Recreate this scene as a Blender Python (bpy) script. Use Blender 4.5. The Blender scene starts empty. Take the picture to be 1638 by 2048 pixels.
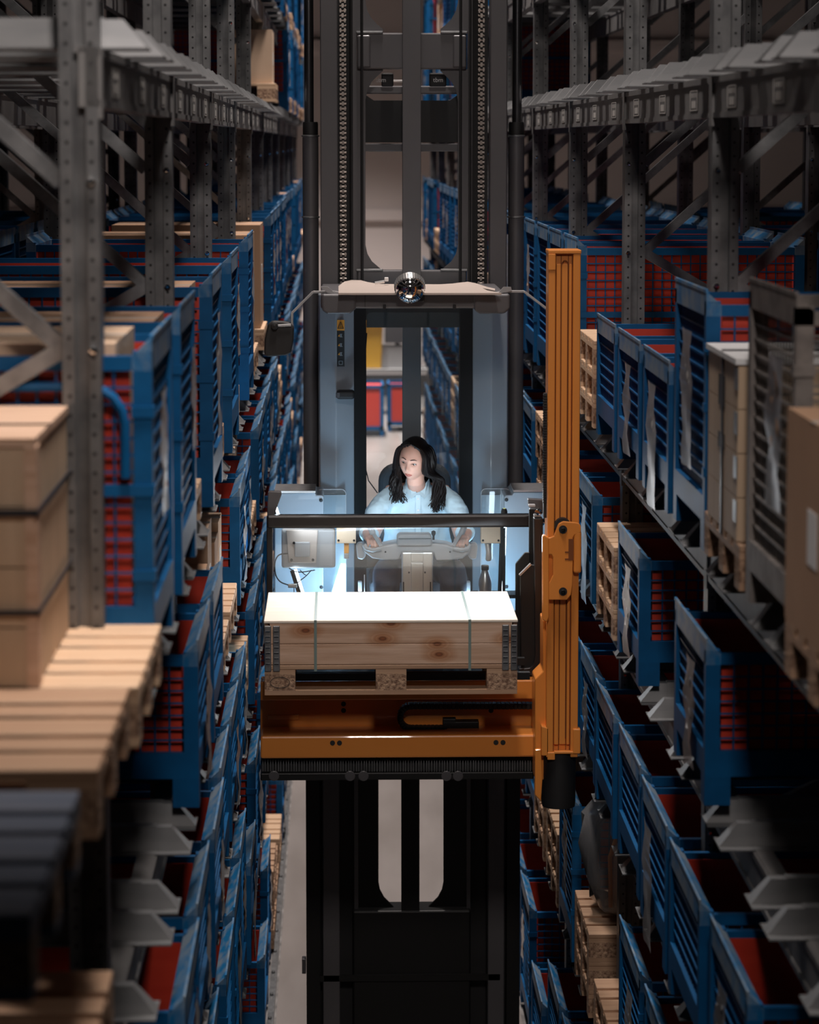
import bpy, math, random
from mathutils import Vector, Matrix
random.seed(7)
S = bpy.context.scene
COL = S.collection
# ------------------------------------------------------------------ camera
FPX = 5325.0; PPX = 819.0; PPY = 803.0; CZ = 5.9
tilt = math.atan(518.0/FPX); yaw = math.atan((819.0-675.0)*math.cos(tilt)/FPX)
fw = Vector((math.sin(yaw)*math.cos(tilt), math.cos(yaw)*math.cos(tilt), -math.sin(tilt)))
rt = Vector((math.cos(yaw), -math.sin(yaw), 0)); up = rt.cross(fw)
CP = Vector((0, 0, CZ))
cd = bpy.data.cameras.new('camera'); cam = bpy.data.objects.new('camera', cd); COL.objects.link(cam)
cam.matrix_world = Matrix(((rt.x, up.x, -fw.x, 0), (rt.y, up.y, -fw.y, 0), (rt.z, up.z, -fw.z, CZ), (0, 0, 0, 1)))
cd.sensor_width = 36; cd.lens = FPX/2048*36; cd.shift_y = -(1024-PPY)/2048
cd.clip_start = .1; cd.clip_end = 200
cd.dof.use_dof = True; cd.dof.focus_distance = 13.6; cd.dof.aperture_fstop = 3.3; cd.dof.aperture_blades = 0
S.camera = cam
# ------------------------------------------------------------------ world, view, lights
wd = bpy.data.worlds.new('world'); S.world = wd; wd.use_nodes = True
wd.node_tree.nodes['Background'].inputs[0].default_value = (.8, .85, 1, 1)
wd.node_tree.nodes['Background'].inputs[1].default_value = .004
S.view_settings.view_transform = 'Standard'; S.view_settings.look = 'None'
S.view_settings.gamma = 1; S.view_settings.use_curve_mapping = False
S.view_settings.exposure = 0
def area(name, loc, sx, sy, e, col, target=None, spread=180):
    l = bpy.data.lights.new(name, 'AREA'); l.shape = 'RECTANGLE'; l.size = sx; l.size_y = sy
    l.energy = e; l.color = col; l.spread = math.radians(spread)
    o = bpy.data.objects.new(name, l); COL.objects.link(o); o.location = loc
    if target is not None:
        o.rotation_euler = (Vector(target)-Vector(loc)).to_track_quat('-Z', 'Y').to_euler()
    return o
WARM = (1, .90, .85)
# ceiling luminaires over the aisle centre line, with two unseen lights added
area('aisle_area_light', (-.15, 6.2, 10.2), .35, 1.2, 26, WARM, (-.5, 6.5, 4.5), 46)  # added off centre and narrowed to brighten the near left pallets
for y, e in ((11, 60), (15, 80), (19, 100), (23, 115), (27.5, 130), (32, 150), (37, 170), (43, 210), (50, 600), (57, 600)):
    area('aisle_area_light', (.39, y, 10.6), .35, 1.6, e, WARM, (.39, y, 0), 80)
area('aisle_area_light', (.39, 1.5, 9.9), .6, 1.2, 26, WARM, (.39, 13.0, 3.2), 56)  # unseen front key added to light the faces turned towards the camera
COOL = (.46, .74, 1)
# ------------------------------------------------------------------ maths helpers
def W(px, py, Y):
    d = fw + rt*((px-PPX)/FPX) - up*((py-PPY)/FPX)
    k = Y/d.y
    return (d.x*k, CZ + d.z*k)
def PX(px, py, Y): return W(px, py, Y)[0]
def PZ(py, Y, px=820): return W(px, py, Y)[1]
def proj(p):
    d = Vector(p)-CP; z = d.dot(fw)
    if z < .3: return None
    return (PPX+FPX*d.dot(rt)/z, PPY-FPX*d.dot(up)/z)
def visible_box(x0, x1, y0, y1, z0, z1, m=60):
    P = [proj((x, y, z)) for x in (x0, x1) for y in (y0, y1) for z in (z0, z1)]
    P = [p for p in P if p]
    if not P: return False
    return not (max(p[0] for p in P) < -m or min(p[0] for p in P) > 1638+m or max(p[1] for p in P) < -m or min(p[1] for p in P) > 2048+m)
# ------------------------------------------------------------------ materials
def mat(name, col, rough=.5, metal=0, emit=None, es=0, noise=None, bump=0, col2=None, nscale=8, aniso=None, coat=0, seed=0, det=4):
    m = bpy.data.materials.new(name); m.use_nodes = True; nt = m.node_tree; b = nt.nodes['Principled BSDF']
    b.inputs['Base Color'].default_value = (*col, 1); b.inputs['Roughness'].default_value = rough; b.inputs['Metallic'].default_value = metal
    b.inputs['Coat Weight'].default_value = coat
    if emit: b.inputs['Emission Color'].default_value = (*emit, 1); b.inputs['Emission Strength'].default_value = es
    if col2 is not None or bump:
        tc = nt.nodes.new('ShaderNodeTexCoord'); mp = nt.nodes.new('ShaderNodeMapping')
        mp.inputs['Scale'].default_value = aniso or (1, 1, 1); mp.inputs['Location'].default_value = (seed, seed*1.7, 0)
        nt.links.new(tc.outputs['Object'], mp.inputs[0])
        n = nt.nodes.new('ShaderNodeTexNoise'); n.inputs['Scale'].default_value = nscale; n.inputs['Detail'].default_value = det
        nt.links.new(mp.outputs[0], n.inputs['Vector'])
        if col2 is not None:
            r = nt.nodes.new('ShaderNodeValToRGB'); lo, hi = noise or (.35, .65)
            r.color_ramp.elements[0].position = lo; r.color_ramp.elements[1].position = hi
            r.color_ramp.elements[0].color = (*col, 1); r.color_ramp.elements[1].color = (*col2, 1)
            nt.links.new(n.outputs['Fac'], r.inputs[0]); nt.links.new(r.outputs[0], b.inputs['Base Color'])
        if bump:
            bp = nt.nodes.new('ShaderNodeBump'); bp.inputs['Strength'].default_value = bump; bp.inputs['Distance'].default_value = .01
            nt.links.new(n.outputs['Fac'], bp.inputs['Height']); nt.links.new(bp.outputs[0], b.inputs['Normal'])
    return m
def glassmat(name, tint, rough, alpha, spec_rough=.03, ior=1.5):
    """thin transparent sheet: see-through plus a fresnel reflection, and a little diffuse haze"""
    m = bpy.data.materials.new(name); m.use_nodes = True; nt = m.node_tree; nt.nodes.clear()
    o = nt.nodes.new('ShaderNodeOutputMaterial'); t = nt.nodes.new('ShaderNodeBsdfTransparent'); g = nt.nodes.new('ShaderNodeBsdfGlossy')
    d = nt.nodes.new('ShaderNodeBsdfDiffuse'); f = nt.nodes.new('ShaderNodeFresnel'); a = nt.nodes.new('ShaderNodeMixShader'); b = nt.nodes.new('ShaderNodeMixShader')
    t.inputs[0].default_value = (*tint, 1); g.inputs['Roughness'].default_value = spec_rough; d.inputs[0].default_value = (*tint, 1)
    f.inputs[0].default_value = ior; a.inputs[0].default_value = alpha
    nt.links.new(t.outputs[0], a.inputs[1]); nt.links.new(d.outputs[0], a.inputs[2])
    nt.links.new(f.outputs[0], b.inputs[0]); nt.links.new(a.outputs[0], b.inputs[1]); nt.links.new(g.outputs[0], b.inputs[2])
    nt.links.new(b.outputs[0], o.inputs[0])
    return m
def wood(name, c1, c2, sc=6, axis='x', knots=False, seed=0, rough=.65):
    an = {'x': (.35, 6, 6), 'y': (6, .35, 6), 'z': (6, 6, .35)}[axis]
    m = mat(name, c1, rough, 0, noise=(.3, .7), col2=c2, nscale=sc, aniso=an, bump=.15, seed=seed)
    if knots:
        nt = m.node_tree; b = nt.nodes['Principled BSDF']; src = b.inputs['Base Color'].links[0].from_socket
        tc = nt.nodes.new('ShaderNodeTexCoord'); prev = None
        for kx, kz in ((.195, .165), (.56, .125), (.82, .098), (.828, .048), (.60, .197), (1.16, .12)):
            vm = nt.nodes.new('ShaderNodeVectorMath'); vm.operation = 'SUBTRACT'; vm.inputs[1].default_value = (kx, 0, kz); nt.links.new(tc.outputs['Object'], vm.inputs[0])
            sc = nt.nodes.new('ShaderNodeVectorMath'); sc.operation = 'MULTIPLY'; sc.inputs[1].default_value = (.75, 0, 1.5); nt.links.new(vm.outputs[0], sc.inputs[0])
            ln = nt.nodes.new('ShaderNodeVectorMath'); ln.operation = 'LENGTH'; nt.links.new(sc.outputs[0], ln.inputs[0])
            if prev is None: prev = ln.outputs['Value']
            else:
                mn = nt.nodes.new('ShaderNodeMath'); mn.operation = 'MINIMUM'; nt.links.new(prev, mn.inputs[0]); nt.links.new(ln.outputs['Value'], mn.inputs[1]); prev = mn.outputs[0]
        r = nt.nodes.new('ShaderNodeValToRGB'); e = r.color_ramp.elements
        e[0].position = .0; e[0].color = (.42, .20, .10, 1); e[1].position = .075; e[1].color = (1, 1, 1, 1)
        for p_, c_ in ((.007, (.45, .22, .12, 1)), (.010, (.14, .06, .03, 1)), (.016, (.60, .38, .25, 1)), (.024, (.78, .58, .42, 1)), (.028, (.66, .45, .31, 1)), (.038, (.88, .76, .64, 1)), (.043, (.80, .65, .52, 1))):
            k = e.new(p_); k.color = c_
        nt.links.new(prev, r.inputs[0])
        mx = nt.nodes.new('ShaderNodeMixRGB'); mx.blend_type = 'MULTIPLY'; mx.inputs[0].default_value = 1
        nt.links.new(src, mx.inputs[1]); nt.links.new(r.outputs[0], mx.inputs[2]); nt.links.new(mx.outputs[0], b.inputs['Base Color'])
    return m
M = {}
M['steel'] = mat('galvanised_steel', (.20, .205, .21), .42, .75, noise=(.35, .7), col2=(.34, .345, .35), nscale=14, bump=.05)
M['beam'] = mat('beam_steel', (.15, .145, .145), .55, .35, noise=(.3, .7), col2=(.21, .205, .2), nscale=5, bump=.03)
M['bar'] = mat('support_bar_steel', (.17, .175, .18), .5, .35, noise=(.3, .7), col2=(.25, .25, .25), nscale=7, aniso=(.4, 2, 2))
M['blue'] = mat('blue_paint', (.001, .078, .215), .5, 0, noise=(.45, .75), col2=(.002, .10, .27), nscale=9)
M['blue'].node_tree.nodes['Principled BSDF'].inputs['Specular IOR Level'].default_value = .25
M['bluerim'] = mat('worn_blue_rim', (.006, .15, .36), .5, 0, noise=(.40, .60), col2=(.20, .26, .32), nscale=7, aniso=(2.5, .8, 1), det=8)
M['greycage'] = mat('dull_grey_cage_steel', (.17, .15, .14), .6, .3, noise=(.4, .6), col2=(.26, .23, .21), nscale=12)
M['red'] = mat('red_panel', (.50, .030, .012), .55, 0, noise=(.3, .7), col2=(.60, .045, .018), nscale=3, aniso=(1, 1, 6))
M['pallet'] = wood('pallet_wood', (.56, .36, .22), (.72, .50, .33), 5)
M['palletdark'] = wood('pallet_wood_weathered', (.36, .21, .13), (.50, .32, .2), 5, seed=3)
M['bluepallet'] = wood('blue_stained_pallet_wood', (.10, .13, .19), (.24, .25, .29), 4, seed=5)
M['block'] = mat('pressed_chip_block', (.20, .11, .07), .9, 0, noise=(.35, .65), col2=(.52, .34, .22), nscale=70, bump=.8)
M['crate'] = wood('pine_crate_board', (.50, .31, .20), (.70, .49, .36), 6, knots=True, rough=.55)
M['lid'] = wood('pale_plywood_lid', (.80, .72, .60), (.88, .80, .70), 3, seed=9)
M['ply'] = wood('plywood_crate', (.50, .36, .24), (.62, .46, .32), 3, axis='z', seed=4)
M['card'] = mat('cardboard', (.42, .25, .15), .8, 0, noise=(.3, .7), col2=(.47, .285, .175), nscale=4)
M['cardlite'] = mat('pale_cardboard', (.60, .42, .29), .8, 0, noise=(.3, .7), col2=(.66, .47, .33), nscale=4)
M['tape'] = mat('clear_tape', (.62, .56, .5), .25)
M['paper'] = mat('white_paper', (.8, .8, .8), .7)
M['ink'] = mat('black_ink', (.02, .02, .02), .7)
M['orange'] = mat('orange_paint', (.80, .27, .045), .38, 0, noise=(.3, .8), col2=(.86, .31, .06), nscale=2.5, coat=.3)
M['orangedark'] = mat('dark_orange', (.20, .055, .01), .7)  # darker orange for mast grooves, slot outline and bracket cutout
M['truck'] = mat('anthracite_truck_paint', (.095, .092, .098), .42, .1, noise=(.3, .7), col2=(.12, .115, .12), nscale=2, coat=.1)
M['panel'] = mat('grey_cab_panel', (.30, .335, .37), .38, .1, coat=.2)
M['black'] = mat('black_steel', (.007, .007, .007), .5, .1)
M['blackmatt'] = mat('matt_black_plastic', (.012, .012, .013), .6)
M['rail'] = mat('black_guard_rail', (.022, .019, .019), .33, .1)
M['chrome'] = mat('chrome', (.8, .8, .8), .08, 1)
M['brushed'] = mat('brushed_steel', (.62, .61, .60), .3, .85, noise=(.3, .7), col2=(.72, .70, .68), nscale=20, aniso=(1, 1, .1))
M['rodm'] = mat('dark_polished_rod', (.16, .16, .17), .22, .9)
M['chain'] = mat('oily_chain_steel', (.34, .30, .27), .3, .9)
M['visor'] = mat('beige_roof_visor', (.50, .42, .37), .5, 0)
M['console'] = mat('grey_console_plastic', (.38, .37, .37), .45)
M['beige'] = mat('beige_plastic', (.74, .56, .40), .5)
M['glass'] = glassmat('clear_glass', (.93, .96, .97), .02, .02)
M['glass_rear'] = glassmat('low_reflection_rear_glass', (.93, .96, .97), .02, .02, ior=1.12)  # lowered ior weakens the reflection of the lid in the rear window
M['bag'] = glassmat('clear_bag_film', (.90, .90, .92), .1, .16, .16)
M['film'] = glassmat('clear_plastic_film', (.50, .46, .44), .25, .10, .42)
M['shirt'] = mat('light_blue_cotton', (.52, .70, .80), .8, 0, noise=(.3, .7), col2=(.58, .75, .84), nscale=6, bump=.25)
M['skin'] = mat('skin', (.66, .37, .28), .5, 0, noise=(.3, .7), col2=(.70, .41, .32), nscale=12)
M['skin'].node_tree.nodes['Principled BSDF'].inputs['Subsurface Weight'].default_value = .12
M['skin'].node_tree.nodes['Principled BSDF'].inputs['Subsurface Scale'].default_value = .01
M['lip'] = mat('lips', (.50, .16, .13), .4)
M['hair'] = mat('black_hair', (.005, .0035, .0035), .45, 0, noise=(.3, .7), col2=(.012, .008, .007), nscale=18, aniso=(1, 1, .2))
M['hair'].node_tree.nodes['Principled BSDF'].inputs['Specular IOR Level'].default_value = .28
M['brow'] = mat('dark_brow', (.05, .028, .022), .7)
M['eye'] = mat('eye_white', (.50, .48, .47), .35)
M['iris'] = mat('iris_dark', (.05, .03, .02), .15)
M['trouser'] = mat('dark_navy_denim', (.028, .034, .052), .8, 0, noise=(.3, .7), col2=(.045, .052, .072), nscale=20, bump=.2)
M['seat'] = mat('charcoal_seat_fabric', (.022, .027, .033), .75, 0, bump=.2, nscale=90)
M['tube'] = mat('lit_work_light_tube', (1, 1, 1), .3, 0, emit=(.70, .87, 1), es=16)
M['glow'] = mat('small_green_button', (.5, .55, .2), .4, 0, emit=(.75, .8, .3), es=.5)
M['warn'] = mat('orange_sticker', (.85, .36, .05), .5)
M['strap'] = mat('grey_green_strap', (.20, .27, .25), .35)
M['cord'] = mat('dark_strap', (.03, .03, .035), .4)
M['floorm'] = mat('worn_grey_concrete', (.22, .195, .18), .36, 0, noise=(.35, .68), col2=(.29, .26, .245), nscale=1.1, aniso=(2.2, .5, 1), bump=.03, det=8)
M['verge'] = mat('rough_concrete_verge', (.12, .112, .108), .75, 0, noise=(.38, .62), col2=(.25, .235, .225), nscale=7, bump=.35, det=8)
M['walls'] = mat('beige_wall', (.66, .59, .57), .7)
M['walldark'] = mat('dark_cladding', (.06, .055, .055), .8)
M['yellow'] = mat('yellow_bin_plastic', (.80, .44, .05), .5)
M['redpaint'] = mat('red_container_paint', (.60, .05, .03), .5)
M['cream'] = mat('cream_label', (.50, .48, .45), .6)
# perforated upright: dark round punch holes every 50 mm in two columns (object space)
def perforated():
    m = mat('perforated_upright_steel', (.125, .127, .130), .45, .6, noise=(.35, .7), col2=(.235, .235, .235), nscale=9, bump=.05)
    nt = m.node_tree; b = nt.nodes['Principled BSDF']; src = b.inputs['Base Color'].links[0].from_socket
    tc = nt.nodes.new('ShaderNodeTexCoord'); sp = nt.nodes.new('ShaderNodeSeparateXYZ'); nt.links.new(tc.outputs['Object'], sp.inputs[0])
    def mth(op, a, b_=None, c=None):
        n = nt.nodes.new('ShaderNodeMath'); n.operation = op
        for i, v in enumerate((a, b_, c)):
            if v is None: continue
            if isinstance(v, (int, float)): n.inputs[i].default_value = v
            else: nt.links.new(v, n.inputs[i])
        return n.outputs[0]
    zz = mth('SUBTRACT', mth('PINGPONG', sp.outputs[2], .025), 0)      # 0..0.025, zero at each hole
    ax = mth('ABSOLUTE', sp.outputs[0])
    xx = mth('SUBTRACT', ax, .031)
    d = mth('SQRT', mth('ADD', mth('POWER', zz, 2), mth('POWER', xx, 2)))
    h = mth('LESS_THAN', d, .0052)
    mx = nt.nodes.new('ShaderNodeMixRGB'); nt.links.new(h, mx.inputs[0]); nt.links.new(src, mx.inputs[1]); mx.inputs[2].default_value = (.004, .004, .004, 1)
    nt.links.new(mx.outputs[0], b.inputs['Base Color'])
    inv = mth('SUBTRACT', .6, mth('MULTIPLY', h, .6)); nt.links.new(inv, b.inputs['Metallic'])
    return m
M['perf'] = perforated()
# ------------------------------------------------------------------ mesh helpers
class MB:
    def __init__(s): s.v = []; s.f = []
    def add(s, vs, fs):
        o = len(s.v); s.v += [tuple(v) for v in vs]; s.f += [tuple(i+o for i in f) for f in fs]; return s
    def box(s, x0, x1, y0, y1, z0, z1):
        return s.add([(x0,y0,z0),(x1,y0,z0),(x1,y1,z0),(x0,y1,z0),(x0,y0,z1),(x1,y0,z1),(x1,y1,z1),(x0,y1,z1)],
                     [(0,3,2,1),(4,5,6,7),(0,1,5,4),(1,2,6,5),(2,3,7,6),(3,0,4,7)])
    def bar(s, a, b, w, h, upv=(0, 0, 1)):
        a = Vector(a); b = Vector(b); d = (b-a).normalized(); u = Vector(upv)
        if abs(d.dot(u)) > .98: u = Vector((0, 1, 0))
        r = d.cross(u).normalized(); u = r.cross(d)
        vs = [p + r*(i*w/2) + u*(j*h/2) for p in (a, b) for i, j in ((-1,-1),(1,-1),(1,1),(-1,1))]
        return s.add(vs, [(0,1,2,3),(7,6,5,4),(0,4,5,1),(1,5,6,2),(2,6,7,3),(3,7,4,0)])
    def tube(s, pts, r, n=8, cap=True):
        pts = [Vector(p) for p in pts]; N = len(pts); rr = r if isinstance(r, (list, tuple)) else [r]*N
        prev = None; vs = []
        for i, p in enumerate(pts):
            t = (pts[min(i+1, N-1)]-pts[max(i-1, 0)]).normalized()
            if prev is None:
                a = Vector((0, 0, 1)) if abs(t.z) < .9 else Vector((1, 0, 0)); u = t.cross(a).normalized()
            else:
                u = (prev - t*prev.dot(t)).normalized()
            prev = u; w = t.cross(u)
            for k in range(n):
                a = 2*math.pi*k/n; vs.append(p + (u*math.cos(a)+w*math.sin(a))*rr[i])
        fs = []
        for i in range(N-1):
            for k in range(n):
                k2 = (k+1) % n; fs.append((i*n+k, i*n+k2, (i+1)*n+k2, (i+1)*n+k))
        if cap: fs.append(tuple(range(n-1, -1, -1))); fs.append(tuple((N-1)*n+k for k in range(n)))
        return s.add(vs, fs)
    def prism(s, poly, axis, a, b):
        """poly in the two other axes (x,z for 'y'; y,z for 'x'; x,y for 'z')"""
        n = len(poly)
        def P(p, t):
            return {'y': (p[0], t, p[1]), 'x': (t, p[0], p[1]), 'z': (p[0], p[1], t)}[axis]
        vs = [P(p, a) for p in poly] + [P(p, b) for p in poly]
        fs = [tuple(range(n)), tuple(range(2*n-1, n-1, -1))] + [(i, (i+1) % n + 0, (i+1) % n + n, i+n) for i in range(n)]
        return s.add(vs, fs)
    def lathe(s, prof, c, axis='z', n=24):
        vs = []
        for r, h in prof:
            for k in range(n):
                a = 2*math.pi*k/n; x, y = r*math.cos(a), r*math.sin(a)
                vs.append((c[0]+x, c[1]+y, c[2]+h) if axis == 'z' else (c[0]+x, c[1]+h, c[2]+y))
        fs = [(i*n+k, i*n+(k+1) % n, (i+1)*n+(k+1) % n, (i+1)*n+k) for i in range(len(prof)-1) for k in range(n)]
        if prof[0][0] > 1e-6: fs.append(tuple(range(n)))
        if prof[-1][0] > 1e-6: fs.append(tuple((len(prof)-1)*n+k for k in range(n)))
        return s.add(vs, fs)
    def mesh(s, name, m=None, smooth=False, angle=.7):
        me = bpy.data.meshes.new(name); me.from_pydata(s.v, [], s.f)
        import bmesh
        b = bmesh.new(); b.from_mesh(me); bmesh.ops.recalc_face_normals(b, faces=b.faces); b.to_mesh(me); b.free()
        if m: me.materials.append(M[m] if isinstance(m, str) else m)
        if smooth: me.shade_smooth(); me.set_sharp_from_angle(angle=angle)
        return me
    def obj(s, name, m, parent=None, smooth=False, bevel=0, seg=2, **kw):
        return ob(name, s.mesh(name, m, smooth), parent, bevel, seg, **kw)
def ob(name, me, parent=None, bevel=0, seg=2, loc=None, **kw):
    o = bpy.data.objects.new(name, me); COL.objects.link(o)
    if parent is not None: o.parent = parent
    if loc is not None: o.location = loc
    if bevel:
        md = o.modifiers.new('bevel', 'BEVEL'); md.width = bevel; md.segments = seg; md.limit_method = 'ANGLE'; md.angle_limit = .6
    for k, v in kw.items(): o[k] = v
    return o
def empty(name, loc=(0, 0, 0), label=None, category=None, group=None, **kw):
    o = bpy.data.objects.new(name, None); COL.objects.link(o); o.location = loc; o.empty_display_size = .1
    tag(o, label, category, group)
    for k, v in kw.items(): o[k] = v
    return o
def tag(o, label=None, category=None, group=None):
    if label: o['label'] = label
    if category: o['category'] = category
    if group: o['group'] = group
    return o
def sub(me_name, fn, m, **kw): mb = MB(); fn(mb); return mb.mesh(me_name, m, **kw)
def arc(cx, cy, r, a0, a1, n=6):
    return [(cx+r*math.cos(math.radians(a0+(a1-a0)*i/n)), cy+r*math.sin(math.radians(a0+(a1-a0)*i/n))) for i in range(n+1)]
def rrect(x0, x1, z0, z1, r, n=4):
    return arc(x1-r, z1-r, r, 0, 90, n)+arc(x0+r, z1-r, r, 90, 180, n)+arc(x0+r, z0+r, r, 180, 270, n)+arc(x1-r, z0+r, r, 270, 360, n)
# ------------------------------------------------------------------ the building
XL, XR = -.609, 1.384          # aisle-side edges of the uprights
P0, BAY = 6.84, 3.0            # first upright and bay pitch
YEND = 62.0
o = MB().box(-.43, 1.23, -2, YEND, -.05, 0).obj('floor', 'floorm', kind='structure')
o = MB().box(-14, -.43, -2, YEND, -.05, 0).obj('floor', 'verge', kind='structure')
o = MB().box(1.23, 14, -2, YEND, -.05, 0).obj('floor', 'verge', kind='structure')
def far_wall():
    mb = MB().box(-14, 14, YEND, YEND+.2, 0, 11.2); return mb
w = far_wall().obj('wall_far', 'walls', kind='structure')
for z in (4.1, 8.0): MB().box(-14, 14, YEND-.12, YEND-.005, z, z+.25).obj('wall_rail', 'walls', w)
MB().box(-14, 14, YEND-.03, YEND-.004, 0, .5).obj('baseboard_far', 'walldark', kind='structure')
MB().box(-14.2, -14, -2, YEND, 0, 11.2).obj('wall_left', 'walldark', kind='structure')
MB().box(14, 14.2, -2, YEND, 0, 11.2).obj('wall_right', 'walldark', kind='structure')
MB().box(-14, 14, -2, YEND+.2, 11.2, 11.4).obj('ceiling', 'walldark', kind='structure')
for nm, x, s in (('left', -.45, 1), ('right', 1.29, -1)):
    mb = MB()
    mb.box(x-.04*(s > 0), x+.04*(s < 0), 2, 41.5, 0, .012); mb.box(x-.006, x+.006, 2, 41.5, 0, .05)
    g = mb.obj('guide_rail', 'steel'); tag(g, 'low steel angle rail bolted to the floor along the %s side of the aisle' % nm, 'guide rail')
    b = MB()
    for i in range(70): b.lathe([(.012, 0), (.012, .012), (.006, .02)], (x-.022*s, 6+i*.5, .012), n=6)
    b.obj('anchor_bolts', 'steel', g, kind='stuff')
# ------------------------------------------------------------------ pallet racking
LV = {'ground': .04, 'L4': 1.5, 'L3': 2.71, 'L2': 3.63, 'L1': 4.50, 'L0': 6.22, 'U': 7.10, 'V': 8.3}     # load planes (top of support bars)
BEAM_H = .15; BAR_H = .08
def upright_mesh():
    mb = MB()
    # double-flange section, origin in the middle of the 100 mm face, opening to -Y and +Y
    mb.box(-.05, -.018, 0, .012, 0, 9.4); mb.box(.018, .05, 0, .012, 0, 9.4)
    mb.box(-.018, .018, .03, .04, 0, 9.4)
    mb.box(-.022, -.016, .012, .04, 0, 9.4); mb.box(.016, .022, .012, .04, 0, 9.4)
    mb.box(-.05, -.044, .012, .11, 0, 9.4); mb.box(.044, .05, .012, .11, 0, 9.4)
    return mb.mesh('upright_post', 'perf')
UP = upright_mesh()
BR = {}
def brace_mesh():
    mb = MB()
    z = .25; k = 0; w = 1.0
    nodes = [.3, 1.3, 2.3, 3.3, 4.25, 5.37]
    for i, zz in enumerate(nodes):
        if i+1 < len(nodes):
            mb.bar((.05, .05, zz), (w, .05, (zz+nodes[i+1])/2), .045, .045); mb.bar((w, .05, (zz+nodes[i+1])/2), (.05, .05, nodes[i+1]), .045, .045)
    for zz in (5.37, 5.80, 6.6, 7.0, 7.8): mb.bar((.05, .05, zz), (w, .05, zz+.85), .042, .042)
    return mb
BRM = brace_mesh().mesh('brace', 'steel')
FOOT = MB().box(-.075, .075, -.02, .13, 0, .012).mesh('foot_plate', 'steel')
def bolt_mesh():
    mb = MB()
    for z in (1.3, 2.3, 3.3, 4.25, 5.37, 5.8, 6.6, 7.0): mb.lathe([(.011, 0), (.011, -.012), (.006, -.016)], (-.031, 0, z), axis='y', n=6)
    return mb.mesh('bolt', 'chrome')
BOLT = bolt_mesh()
def beam_mesh(L):
    mb = MB(); mb.box(-.05, 0, .0, L, -BEAM_H, 0); mb.box(-.06, -.001, .0, L, -.012, .003)
    mb.box(0, .006, 0, L, -.022, -.002); mb.box(0, .006, 0, L, -BEAM_H, -BEAM_H+.02)
    mb.box(0, .010, .0, .04, -BEAM_H-.03, .0); mb.box(0, .010, L-.04, L, -BEAM_H-.03, .0)
    return mb.mesh('beam', 'beam')
BEAM = beam_mesh(BAY)
def sticker_mesh(m):
    return None
STK = MB().box(.0008, .0020, -.11, .11, -.118, -.040).mesh('beam_sticker', 'beam')
def stki():
    mb = MB(); x0, x1 = .0021, .0028
    mb.box(x0, x1, -.11, .11, -.118, -.115); mb.box(x0, x1, -.11, .11, -.043, -.040); mb.box(x0, x1, -.11, -.095, -.118, -.04); mb.box(x0, x1, .095, .11, -.118, -.04)
    mb.box(x0, x1, -.06, .06, -.108, -.080)
    for i in range(4): mb.box(x0, x1, -.075+i*.042, -.057+i*.042, -.068, -.050)
    return mb.mesh('printed_marks', 'cream')
STI = stki()
def supp_mesh(L):
    mb = MB()
    h = BAR_H
    poly = [(-.085, 0), (-.042, .002), (-.022, h), (.022, h), (.042, .002), (.085, 0), (.085, .005), (.045, .007), (.024, h+.004), (-.024, h+.004), (-.045, .007), (-.085, .005)]
    mb.prism(poly, 'x', 0, L)
    # slanted nose reaching out over the aisle edge
    mb.add([(0, -.042, .004), (0, .042, .004), (0, .022, h), (0, -.022, h), (-.115, -.042, .004), (-.115, .042, .004), (-.05, .022, h), (-.05, -.022, h)],
           [(0, 3, 7, 4), (1, 5, 6, 2), (3, 2, 6, 7), (4, 7, 6, 5)])
    mb.box(-.115, 0, -.085, .085, 0, .005)
    return mb.mesh('support_bar', 'bar')
SUP = supp_mesh(1.22)
def rack(side, row, label, levels, n0, n1, bars_from=0, bar_levels=None, flip=False):
    """a run of pallet racking; built with the aisle edge at x = 0 running away in +x, mirrored for the left"""
    x = XR if side > 0 else XL
    if row: x += side*1.42
    R = empty('pallet_rack', (x, 0, 0), label, 'pallet rack')
    s = side; cnt = 0; rest = MB()
    for n in range(n0, n1+1):
        y = P0+BAY*n
        u = ob('upright_post', UP, R, loc=(.05*s, y, 0))
        rr = ob('rear_post', UP, u, loc=(1.03*s, 0, 0))
        bm = ob('brace', BRM, u, loc=(0, 0, 0)); bm.scale = (s, 1, 1)
        ob('bolt', BOLT, u, loc=(0, 0, 0)).scale = (s, 1, 1)
        ob('foot_plate', FOOT, u, loc=(0, 0, 0)); ob('foot_plate', FOOT, u, loc=(1.03*s, 0, 0))
        if n < n1:
            for lv in levels:
                z = LV[lv]-BAR_H
                b = ob('beam', BEAM, R, loc=(0, y+.0, z)); b.scale = (-s, 1, 1)
                if row == 0 and lv in ('L0',) and visible_box(x-.1, x+.1, y, y+BAY, z-.2, z):
                    for k in range(3):
                        t = ob('beam_sticker', STK, b, loc=(0, .05+.5+k*1.0-.03, 0)); ob('beam_sticker_print', STI, b, loc=(0, .05+.5+k*1.0-.03, 0))
                b2 = ob('rear_beam', BEAM, R, loc=(1.08*s, y, z)); b2.scale = (s, 1, 1)
                for k in range(3):
                    yc = y+.05+BAY*(2*k+1)/6
                    for dy in (-.34, .34):
                        if not visible_box(min(x-.2*s, x+1.3*s), max(x-.2*s, x+1.3*s), yc-.5, yc+.5, z, z+.1): continue
                        if cnt < 290 and yc < 24:
                            q = ob('support_bar', SUP, R, loc=(0, yc+dy, z)); q.scale = (s, 1, 1); cnt += 1
                        else:
                            q0, q1 = (-.10*s, 1.2*s)
                            lo, hi = min(q0, q1), max(q0, q1)
                            rest.box(lo, hi, yc+dy-.022, yc+dy+.022, z, z+BAR_H); rest.box(lo, hi, yc+dy-.07, yc+dy+.07, z, z+.006)
    if rest.v: rest.obj('support_bars_far', 'bar', R, kind='stuff')
    return R
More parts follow.
